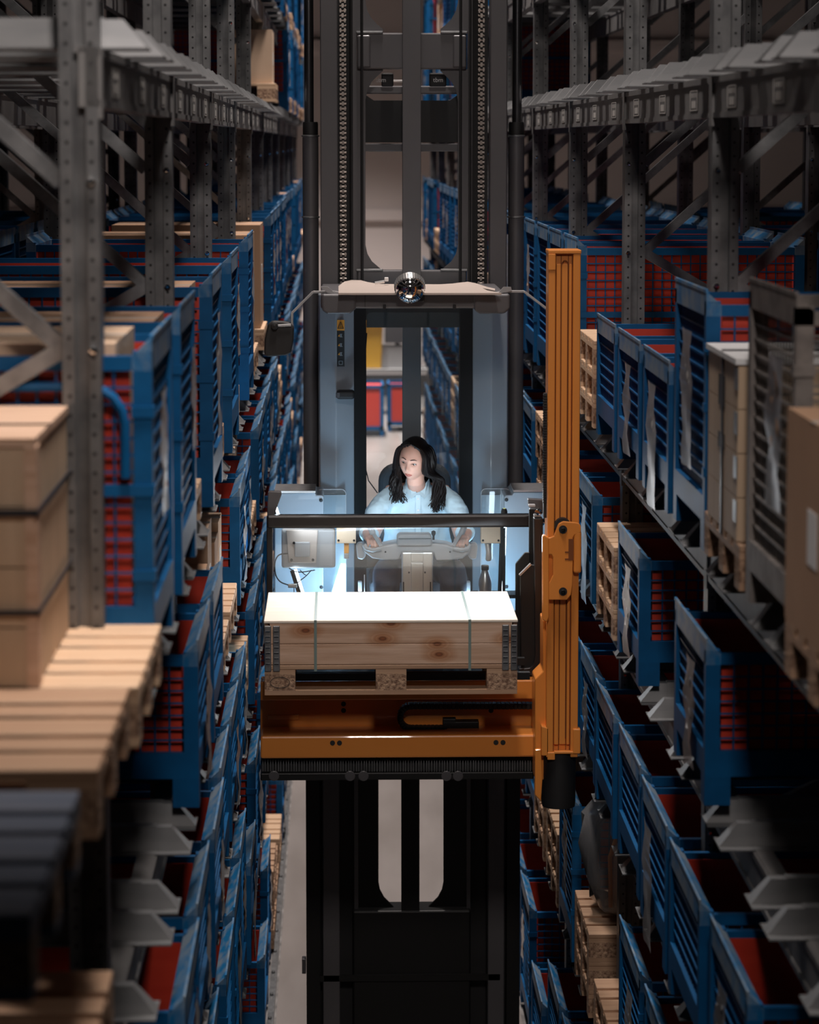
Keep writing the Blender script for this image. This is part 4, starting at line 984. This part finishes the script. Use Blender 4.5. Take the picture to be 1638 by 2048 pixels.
# ------------- auxiliary mast
YX = 12.72
xa, xb = 1095, 1159; zt = PZ(503, YX, 1127); zb_ = PZ(1515, YX, 1122)
def mx(px): return PX(px, 800, YX)
def mxz(px, y): return PX(px, y, YX)
mb = MB(); mb.box(mx(1098), mx(1159), YX+.03, YX+.14, zb_, zt); part(mb, 'auxiliary_mast', 'orange', bevel=.004)
for a, b in ((1096, 1110), (1145, 1160)):
    mb = MB(); mb.box(mx(a), mx(b), YX, YX+.16, zb_, zt-.003); part(mb, 'mast_rail', 'orange', bevel=.005)
for a, b, d in ((1112, 1121, .018), (1122.5, 1135.5, .014), (1137, 1143, .018)):
    mb = MB(); mb.box(mx(a), mx(b), YX+.03-d, YX+.04, zb_+.06, zt-.06); part(mb, 'mast_rib', 'orange', bevel=.004)
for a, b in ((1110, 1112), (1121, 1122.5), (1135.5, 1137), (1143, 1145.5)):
    mb = MB(); mb.box(mx(a), mx(b), YX+.026, YX+.034, zb_+.01, zt-.02); part(mb, 'groove_strip', 'orangedark')  # darker strips along the grooves
pts = [(PX(1123, 560, YX-.002), PZ(1480, YX)), (PX(1123, 560, YX), PZ(530, YX))]+[(mx(1129)+.015*math.cos(a), PZ(530, YX)+.02*math.sin(a)) for a in (2.6, 2.0, 1.57, 1.0, .5)]+[(mx(1135), PZ(530, YX)), (mx(1135), PZ(1480, YX))]
mb = MB().tube([(a, YX+.014, b) for a, b in pts], .0022, 5); part(mb, 'slot_outline', 'orangedark')
mb = MB(); mb.box(mx(1095), mx(1161), YX-.004, YX+.17, zt-.012, zt+.008); part(mb, 'mast_top_cap', 'orange', bevel=.005)
mb = MB(); mb.box(mx(1096)-.002, mx(1110), YX-.006, YX+.02, zt-.09, zt-.01); part(mb, 'top_corner_plate', 'orange', bevel=.004)
mb = MB(); z = PZ(1010, YX)
while z < PZ(790, YX): mb.box(mx(1089), mx(1096), YX+.05, YX+.1, z, z+.008); z += .013
part(mb, 'toothed_belt', 'blackmatt', kind='stuff')
mb = MB(); mb.box(mx(1090), mx(1096), YX+.055, YX+.1, PZ(1040, YX), PZ(790, YX)); part(mb, 'belt_backing', 'blackmatt')
# pivot bracket
br = [(1102, 1075), (1108, 1072), (1113, 1058), (1117, 1048), (1126, 1043), (1140, 1044), (1152, 1045), (1158, 1047), (1162, 1052), (1162, 1064), (1157, 1068), (1149, 1070), (1146, 1076), (1146, 1120), (1145, 1168), (1142, 1190), (1134, 1200), (1097, 1200), (1097, 1168), (1106, 1150), (1106, 1115), (1103, 1109), (1097, 1109), (1097, 1076)]
mb = MB(); ppoly(mb, br, YX-.05, .02); part(mb, 'pivot_bracket', 'orange', bevel=.004)
mb = MB(); ppoly(mb, [(1085, 1073), (1088, 1070), (1098, 1076), (1098, 1235), (1094, 1245), (1085, 1240)], YX-.055, .05); part(mb, 'bracket_flange', 'orange', bevel=.006)
mb = MB(); pb(mb, 1147, 1163, 1062, 1147, YX-.05, .06); part(mb, 'bracket_flange', 'orange', bevel=.012, seg=3)
for y in (1092, 1096, 1119): pass
mb = MB(); pb(mb, 1130, 1137, 1103, 1106, YX-.052, .004); pb(mb, 1130, 1137, 1117, 1120, YX-.052, .004); pb(mb, 1137, 1147, 1078, 1121, YX-.0515, .004); part(mb, 'bracket_cutout', 'orangedark')
mb = MB(); X_, Z_ = W(1126, 1058, YX-.03); mb.lathe([(.040, -.002), (.040, .05)], (X_, YX-.03, Z_+.012), axis='y', n=24); part(mb, 'guide_roller', 'blackmatt', smooth=True)
for y in (1059, 1183):
    X_, Z_ = W(1126, y, YX-.052); mb = MB().lathe([(.020, .002), (.020, -.003)], (X_, YX-.052, Z_), axis='y', n=24); bb = part(mb, 'bracket_bolt', 'blackmatt', smooth=True)
    mb = MB().lathe([(.011, 0), (.011, -.010), (.007, -.012), (.006, -.004)], (X_, YX-.053, Z_), axis='y', n=18); part(mb, 'bolt_head', 'black', smooth=True)
# link between the bracket and the traverse, motor
mb = MB(); ppoly(mb, [(1086, 1240), (1099, 1240), (1099, 1530), (1090, 1560), (1070, 1560), (1070, 1358), (1086, 1342)], YX+.06, .2); part(mb, 'side_plate', 'orange', bevel=.006)
mb = MB(); ppoly(mb, [(1083, 1452), (1098, 1456), (1098, 1512), (1083, 1512)], YX-.0, .06); part(mb, 'lower_bracket', 'orange', bevel=.005)
mb = MB(); pb(mb, 1146, 1161, 1458, 1508, YX-.01, .06); part(mb, 'lower_bracket', 'orange', bevel=.005)
mb = MB(); pb(mb, 1095, 1110, 1505, 1520, YX-.006, .1); pb(mb, 1108, 1157, 1503, 1508, YX-.006, .14); part(mb, 'mast_base_plate', 'orange', bevel=.003)
X_ = PX(1118, 1560, YX+.07); mb = MB().lathe([(.080, PZ(1622, YX)), (.083, PZ(1612, YX)), (.083, PZ(1510, YX))], (X_, YX+.09, 0), n=32); part(mb, 'drive_motor', 'blackmatt', smooth=True)
mb = MB(); ppoly(mb, [(1070, 1500), (1082, 1498), (1085, 1560), (1082, 1603), (1070, 1590)], YX+.0, .03); part(mb, 'cable_guard', 'orange', bevel=.004)
# ------------------------------------------------------------------ steel bottle
X_ = PX(970, 1160, 13.9); zt = PZ(1131, 13.9); h0 = zt-.26
b = empty('water_bottle', (X_, 13.9, h0), 'brushed steel water bottle with dark cap to the right of the console', 'bottle')
MB().lathe([(.034, 0), (.036, .005), (.036, .155), (.033, .18), (.022, .215), (.018, .23), (.018, .235)], (0, 0, 0), n=32).obj('bottle_body', 'brushed', b, smooth=True)
MB().lathe([(.020, .235), (.021, .24), (.021, .256), (.018, .26), (0, .261)], (0, 0, 0), n=24).obj('cap', 'blackmatt', b, smooth=True)
mb = MB(); pb(mb, 945, 1040, 1190, 1197, 13.84, .14); sh = mb.box(PX(945, 1190, 13.84), PX(1040, 1190, 13.84), 13.84, 14.0, h0-.012, h0-.0005); part(sh, 'cup_shelf', 'black')
# ------------------------------------------------------------------ far end of the aisle
def far_container(px0, px1, py1, Y, H, nm, label, D=.9):
    x0 = PX(px0, py1, Y); x1 = PX(px1, py1, Y)
    e = empty('steel_container', ((x0+x1)/2, Y, 0), label, 'container'); w = (x1-x0)/2
    MB().box(-w, w, 0, D, .12, .2).obj('base_rail', 'blue', e); MB().box(-w+.04, w-.04, .03, D-.03, .2, H-.06).obj('container_body', 'redpaint', e)
    t = MB(); t.box(-w, w, 0, .05, H-.06, H); t.box(-w, w, D-.05, D, H-.06, H); t.box(-w, -w+.05, 0, D, H-.06, H); t.box(w-.05, w, 0, D, H-.06, H); t.obj('top_rim', 'blue', e)
    p = MB()
    for x in (-w, w-.08):
        for y in (0, D-.08): p.box(x, x+.08, y, y+.08, 0, H-.06)
    p.obj('corner_post', 'blue', e)
    return e
far_container(715, 768, 876, 53.4, 1.03, 'a', 'red steel container with blue frame at the aisle end, left one', 1.2)
far_container(775, 832, 866, 54.3, .98, 'b', 'red steel container with blue frame at the aisle end, right one')
e = empty('yellow_bin', (PX(740, 700, 58), 58, 1.0), 'yellow bin standing on a bench behind the red containers', 'bin')
MB().prism([(-.24, 0), (.24, 0), (.28, 1.0), (-.28, 1.0)], 'y', -.25, .25).obj('bin_body', 'yellow', e, bevel=.03); MB().box(-.32, .32, -.3, .3, 1.0, 1.12).obj('bin_rim', 'yellow', e, bevel=.02)
e = empty('work_bench', (PX(790, 700, 58), 58, 0), 'grey work bench against the far wall behind the containers', 'bench')
MB().box(-1.2, .8, -.4, .4, .92, 1.0).obj('bench_top', 'console', e)
for x in (-1.15, .7):
    MB().box(x, x+.08, -.38, .38, 0, .92).obj('bench_leg', 'truck', e)
e = empty('desk_monitor', (PX(795, 700, 58), 58, 1.0), 'dark machine on the far work bench', 'machine'); MB().box(-.45, .5, -.2, .2, .0, .5).obj('machine_body', 'console', e, bevel=.02); MB().box(-.28, .5, -.22, .1, .55, 1.05).obj('machine_screen', 'truck', e, bevel=.02); MB().box(-.05, .05, -.1, .1, .5, .56).obj('machine_stand', 'truck', e)
# ------------------------------------------------------------------ the operator
def figure():
    e = empty('person', (.43, 14.4, 3.56), 'woman with long black wavy hair in a light blue shirt at the console', 'person')
    EI = Matrix.Translation((-.43, -14.4, -3.56))
    def put(o): o.parent = e; o.matrix_parent_inverse = EI; return o
    HC = Vector((.408, 14.22, 4.205))          # head centre
    ROT = Matrix.Rotation(math.radians(-24), 3, 'Z') @ Matrix.Rotation(math.radians(14), 3, 'X') @ Matrix.Rotation(math.radians(9), 3, 'Y')
    # head: face looks towards -y locally
    nu, nv = 72, 56; rx, ry, rz = .078, .092, .116
    def g(a, b, s): return math.exp(-((a*a)/(s[0]**2)+(b*b)/(s[1]**2)))
    def headpt(u, v):
        th = math.pi*v/nv; ph = 2*math.pi*u/nu
        x = math.sin(th)*math.sin(ph); y = -math.sin(th)*math.cos(ph); z = math.cos(th)
        X, Y, Z = x*rx, y*ry, z*rz
        if Z < 0:                                   # taper to the chin
            k = 1-.29*(-Z/rz)**1.5; X *= k
            if Y < 0: Y *= 1-.10*(-Z/rz)**2
            else: Y *= 1-.45*(-Z/rz)
        if Y < 0:
            front = min(1, -y*1.4)
            Y += .010*front*(1-abs(z))*0
            d = 0
            d -= .020*g(X, Z+.026, (.010, .013)); d -= .009*g(X, Z+.006, (.007, .022)); d -= .005*g(abs(X)-.010, Z+.031, (.006, .007))
            d += .011*g(abs(X)-.029, Z-.006, (.017, .012)); d -= .005*g(abs(X)-.028, Z-.026, (.020, .008))
            d -= .006*g(X, Z+.062, (.020, .008)); d += .003*g(X, Z+.0635, (.016, .0022)); d -= .003*g(X, Z+.071, (.016, .005))
            d += .003*g(X, Z+.047, (.006, .006)); d -= .008*g(X, Z+.098, (.018, .014)); d -= .004*g(abs(X)-.040, Z+.028, (.018, .020))
            Y += d*front
        return Vector((X, Y, Z))
    mb = MB(); vs = []
    for v in range(nv+1):
        for u in range(nu): vs.append(HC+ROT @ headpt(u, v))
    fs = [(v*nu+u, v*nu+(u+1) % nu, (v+1)*nu+(u+1) % nu, (v+1)*nu+u) for v in range(nv) for u in range(nu)]
    mb.add(vs, fs)
    chest = Vector((.43, 14.40, 3.98))
    mb.tube([HC+ROT @ Vector((0, .02, -.05)), HC+Vector((.008, .04, -.12)), (.43, 14.34, 4.03), chest], [.05, .048, .052, .085], 20)
    # forearms and hands with five fingers each
    def hand(side):
        el = Vector((.185 if side < 0 else .655, 14.17, 3.80)); wr = Vector((PX(733, 1078, 13.93) if side < 0 else PX(936, 1078, 13.93), 13.93, PZ(1066, 13.93)))
        mb.tube([el, el.lerp(wr, .5), wr], [.036, .031, .023], 14)
        fwd = Vector((.35*(1 if side < 0 else -1), -.85, -.25)).normalized(); inn = Vector((1 if side < 0 else -1, .3, 0)).normalized(); dn = fwd.cross(inn)
        if dn.z > 0: dn = -dn
        palm = wr+fwd*.045
        mb.tube([wr, wr+fwd*.02, palm, palm+fwd*.03], [.023, .029, .033, .028], 12)
        for i in range(4):
            off = (i-1.5)*.018; L = (.066, .076, .071, .055)[i]
            b0 = palm+fwd*.022+inn*(-off)
            p1 = b0+fwd*L*.40+dn*.004; p2 = p1+(fwd*.55+dn*.85).normalized()*L*.34; p3 = p2+(dn*.9-fwd*.35).normalized()*L*.27
            mb.tube([b0, p1, p2, p3], [.0098, .0092, .0084, .0068], 10)
        t0 = palm+inn*.024+dn*.004; t1 = t0+(inn*.7+fwd*.5+dn*.3).normalized()*.032; t2 = t1+(fwd*.8+dn*.6).normalized()*.028
        mb.tube([t0-inn*.01, t0, t1, t2], [.013, .0125, .0105, .008], 10)
    hand(-1); hand(1)
    # hips and legs under the clothes, feet
    mb.tube([chest, (.43, 14.44, 3.8), (.43, 14.46, 3.62)], [.11, .11, .13], 20)
    for s in (-1, 1):
        mb.tube([(.43+s*.07, 14.45, 3.60), (.43+s*.17, 13.98, 3.60)], [.075, .055], 14); mb.tube([(.43+s*.17, 13.98, 3.60), (.43+s*.17, 14.02, 3.35), (.43+s*.17, 14.08, 3.10)], [.05, .045, .035], 14)
        mb.tube([(.43+s*.17, 14.10, 3.08), (.43+s*.17, 13.98, 3.075), (.43+s*.17, 13.90, 3.065)], [.035, .036, .024], 12)
    for s in (-1, 1): mb.tube([(.43, 14.40, 4.0), (.43+s*.14, 14.38, 4.0), (.43+s*.21, 14.30, 3.86), (.185 if s < 0 else .655, 14.17, 3.80)], [.07, .05, .042, .036], 14)
    body = put(mb.obj('body', 'skin'))
    rm = body.modifiers.new('remesh', 'REMESH'); rm.mode = 'VOXEL'; rm.voxel_size = .0036; rm.use_smooth_shade = True
    sm = body.modifiers.new('smooth', 'CORRECTIVE_SMOOTH'); sm.iterations = 2; sm.use_only_smooth = True
    L = lambda x, y, z: HC+ROT @ Vector((x, y, z))
    def onface(x, z, out=.0):
        # point on the face surface for local x,z
        y = -ry*math.sqrt(max(0, 1-(x/rx)**2-(z/rz)**2))
        best = None
        for v in range(nv+1):
            for u in list(range(0, 16))+list(range(56, 72)):
                p = headpt(u, v); d = (p.x-x)**2+(p.z-z)**2
                if best is None or d < best[0]: best = (d, p)
        return Vector((x, best[1].y-out, z))
    for s in (-1, 1):
        c = onface(s*.029, .006); cc = L(c.x, c.y+.0065, c.z-.001)
        m_ = MB(); m_.lathe([(0, -.0115)]+[(.0115*math.sin(a), -.0115*math.cos(a)) for a in (.4, .8, 1.2, 1.57, 2, 2.4, 2.8)]+[(0, .0115)], (0, 0, 0), axis='y', n=18)
        o = m_.obj('eye', 'eye', None, smooth=True); o.matrix_world = Matrix.Translation(cc) @ ROT.to_4x4(); put(o)
        m_ = MB(); m_.lathe([(0, -.0126), (.0055, -.0114), (.0066, -.0100)], (0, 0, 0), axis='y', n=14)
        o = m_.obj('iris', 'iris', None, smooth=True); o.matrix_world = Matrix.Translation(cc) @ ROT.to_4x4() @ Matrix.Rotation(math.radians(22), 4, 'X') @ Matrix.Rotation(math.radians(-14), 4, 'Z'); put(o)
        # upper lid, lashes and brow
        def strip(pts, rad, m, nm, out):
            q = [HC+ROT @ (onface(x, z, out)) for x, z in pts]; o = MB().tube(q, rad, 8).obj(nm, m, None, smooth=True); put(o)
        strip([(s*(.029-.014), .0085), (s*(.029-.007), .0125), (s*.029, .0135), (s*(.029+.008), .0115), (s*(.029+.015), .0065)], [.0012, .0030, .0034, .0030, .0014], 'skin', 'eyelid', -.001)
        strip([(s*(.029-.014), .0035), (s*(.029-.006), .0065), (s*.029, .0075), (s*(.029+.008), .0055), (s*(.029+.016), .003)], [.0007, .0013, .0016, .0015, .0006], 'brow', 'eyelashes', .0045)
        strip([(s*.012, .0265), (s*.020, .030), (s*.032, .0315), (s*.045, .027)], [.0016, .0026, .0022, .0008], 'brow', 'eyebrow', .0005)
    strip([(-.021, -.0635), (-.012, -.060), (-.004, -.0585), (0, -.0595), (.004, -.0585), (.012, -.060), (.021, -.0635)], [.0008, .0024, .003, .0026, .003, .0024, .0008], 'lip', 'upper_lip', .0012)
    strip([(-.018, -.0655), (-.009, -.0685), (0, -.0695), (.009, -.0685), (.018, -.0655)], [.0008, .0030, .0036, .0030, .0008], 'lip', 'lower_lip', .0012)
    # shirt: torso with sleeves, built a little proud of the body
    mb = MB(); rnd = random.Random(3)
    def ring(c, rx_, ry_, tiltx=0, n=40): return [(c[0]+rx_*math.cos(2*math.pi*k/n), c[1]+ry_*math.sin(2*math.pi*k/n), c[2]) for k in range(n)]
    rings = [((.43, 14.42, 3.55), .20, .15), ((.43, 14.41, 3.64), .195, .15), ((.43, 14.40, 3.76), .180, .135), ((.43, 14.38, 3.88), .180, .13), ((.43, 14.37, 3.96), .172, .115), ((.43, 14.37, 4.01), .140, .095), ((.43, 14.36, 4.045), .085, .075), ((.428, 14.35, 4.06), .062, .062)]
    n = 40; vs = []
    for c, a, b_ in rings: vs += ring(c, a, b_)
    mb.add(vs, [(i*n+k, i*n+(k+1) % n, (i+1)*n+(k+1) % n, (i+1)*n+k) for i in range(len(rings)-1) for k in range(n)]+[tuple(range(n)), tuple((len(rings)-1)*n+k for k in range(n))])
    for s in (-1, 1):
        sh = Vector((.43+s*.135, 14.37, 3.99)); el = Vector((.17 if s < 0 else .675, 14.20, 3.80)); wr = Vector((PX(733, 1078, 13.93) if s < 0 else PX(936, 1078, 13.93), 13.96, PZ(1066, 13.93)))
        mid = sh.lerp(el, .5)+Vector((s*.028, 0, .015))
        mb.tube([(.43+s*.06, 14.38, 3.96), sh, sh+Vector((s*.035, -.02, -.035)), mid, el, el.lerp(wr, .35), el.lerp(wr, .7), wr], [.06, .066, .066, .059, .053, .050, .044, .038], 20)
    sh_ = put(mb.obj('shirt', 'shirt'))
    rm = sh_.modifiers.new('remesh', 'REMESH'); rm.mode = 'VOXEL'; rm.voxel_size = .006; rm.use_smooth_shade = True
    sm = sh_.modifiers.new('smooth', 'CORRECTIVE_SMOOTH'); sm.iterations = 10; sm.use_only_smooth = True
    tx = bpy.data.textures.new('folds', 'CLOUDS'); tx.noise_scale = .07
    dp = sh_.modifiers.new('folds', 'DISPLACE'); dp.texture = tx; dp.strength = .022; dp.mid_level = .5
    # collar, placket, buttons, pocket seams
    m_ = MB()
    for s in (-1, 1):
        A_ = [(.43+s*.004, 14.262, 4.012), (.43+s*.050, 14.30, 4.075), (.43+s*.062, 14.35, 4.085), (.43+s*.070, 14.35, 4.05), (.43+s*.060, 14.285, 4.01), (.43+s*.034, 14.255, 3.985)]
        m_.add(A_+[(a, b-.006, c) for a, b, c in A_], [(0, 1, 2, 3, 4, 5), (11, 10, 9, 8, 7, 6)]+[(i, (i+1) % 6, (i+1) % 6+6, i+6) for i in range(6)])
    put(m_.obj('collar', 'shirt', None, bevel=.002))
    m_ = MB(); 
    for z0_, z1_, y0_, y1_ in ((4.005, 3.93, 14.258, 14.243), (3.93, 3.84, 14.243, 14.238), (3.84, 3.72, 14.238, 14.235)): m_.bar((.43, y0_, z0_), (.43, y1_, z1_), .026, .006, upv=(0, 1, 0))
    put(m_.obj('placket', 'shirt', None))
    for z_, y_ in ((3.985, 14.249), (3.925, 14.238), (3.86, 14.235)): put(MB().lathe([(.0055, 0), (.0055, -.003), (.003, -.004)], (.43, y_, z_), axis='y', n=12).obj('button', 'paper', None))
    # trousers
    mb = MB()
    for s in (-1, 1):
        mb.tube([(.43+s*.06, 14.46, 3.60), (.43+s*.12, 14.25, 3.62), (.43+s*.175, 13.98, 3.62), (.43+s*.178, 13.95, 3.58), (.43+s*.175, 13.99, 3.42), (.43+s*.17, 14.07, 3.13)], [.10, .092, .078, .074, .065, .052], 20)
    mb.tube([(.33, 14.46, 3.60), (.53, 14.46, 3.60)], .12, 20)
    tr = put(mb.obj('trousers', 'trouser')); rm = tr.modifiers.new('remesh', 'REMESH'); rm.mode = 'VOXEL'; rm.voxel_size = .009; rm.use_smooth_shade = True
    sm = tr.modifiers.new('smooth', 'CORRECTIVE_SMOOTH'); sm.iterations = 6; sm.use_only_smooth = True
    for s in (-1, 1): put(MB().tube([(.43+s*.17, 14.12, 3.09), (.43+s*.17, 14.0, 3.085), (.43+s*.17, 13.88, 3.075)], [.045, .046, .034], 14).obj('shoe', 'blackmatt', None, smooth=True))
    # hair: scalp cap plus long wavy locks from a centre parting
    mb = MB(); vs = []; nu2, nv2 = 40, 20
    idx = {}
    for v in range(nv2+1):
        for u in range(nu2):
            th = math.pi*.62*v/nv2; ph = 2*math.pi*u/nu2
            x = math.sin(th)*math.sin(ph); y = -math.sin(th)*math.cos(ph); z = math.cos(th)
            vs.append(HC+ROT @ Vector((x*rx*1.13, y*ry*1.08+.006, z*rz*1.07+.002)))
    fs = []
    for v in range(nv2):
        for u in range(nu2):
            th = math.pi*.62*(v+1)/nv2; ph = 2*math.pi*(u+.5)/nu2; ph = ph if ph < math.pi else ph-2*math.pi
            # leave the face open: hairline as an arch
            if abs(ph) < 1.12 and th > .62+.42*(abs(ph)/1.12)**.8: continue
            fs.append((v*nu2+u, v*nu2+(u+1) % nu2, (v+1)*nu2+(u+1) % nu2, (v+1)*nu2+u))
    mb.add(vs, fs)
    cap = mb.obj('hair', 'hair', None, smooth=True); md = cap.modifiers.new('s', 'SOLIDIFY'); md.thickness = .006; put(cap)
    mb = MB(); rnd = random.Random(12)
    for i in range(280):
        s = -1 if i % 2 else 1
        t0 = rnd.uniform(-.75, 1.0)                 # from brow to crown along the parting
        a = t0*.95
        root = Vector((s*.004, -.092*math.cos(a*1.2+.15)*.92*(1 if t0 < .6 else .4)+.01, .110*math.cos(a*.55)+.006))
        lay = rnd.uniform(0, 1)
        back = (t0+.75)/1.75                         # 0 = front lock, 1 = back lock
        side = Vector((s*(.074+.010*lay), -.066+.125*back, .035+.02*rnd.random()))
        top = Vector((s*(.045+.004*lay), root.y*.75+side.y*.25, .092))
        low = Vector((s*(.076+.022*lay), -.058+.125*back+.01*rnd.random(), -.05))
        P = [HC+ROT @ p for p in (root, top, side, low)]
        endz = rnd.uniform(3.955, 4.04) - (.045 if s > 0 else .0)
        spread = (.082+.045*rnd.random())
        bx = HC.x+.012+s*spread + (.018 if s > 0 else -.004)
        by = HC.y-.005+.10*back
        if back > .7: by = 14.43; bx = HC.x+s*rnd.uniform(.03, .12)
        mid = Vector((bx, by-.005, 4.085)); end = Vector((bx+s*rnd.uniform(-.03, .012), (14.44 if back > .7 else min(by, 14.235)), endz))
        P += [mid, end]
        q = []
        for k in range(len(P)-1):
            p0 = P[max(k-1, 0)]; p1 = P[k]; p2 = P[k+1]; p3 = P[min(k+2, len(P)-1)]
            for t in (0, .2, .4, .6, .8): q.append(.5*((2*p1)+(p2-p0)*t+(2*p0-5*p1+4*p2-p3)*t*t+(3*p1-p0-3*p2+p3)*t**3))
        q.append(P[-1]); N = len(q); ph = rnd.uniform(0, 6); am = rnd.uniform(.006, .016)
        for k in range(N):
            w = max(0, (k/N-.42))/.58; q[k] = q[k]+Vector((math.sin(k*.85+ph), math.cos(k*.8+ph)*.7, 0))*am*w*1.3
        rad = [(.0028 if k < 3 else .0062)*(1-max(0, k/N-.72)*3.0)+.0005 for k in range(N)]
        mb.tube(q, rad, 5)
    put(mb.obj('hair_locks', 'hair', None, smooth=True, kind='stuff'))
figure()
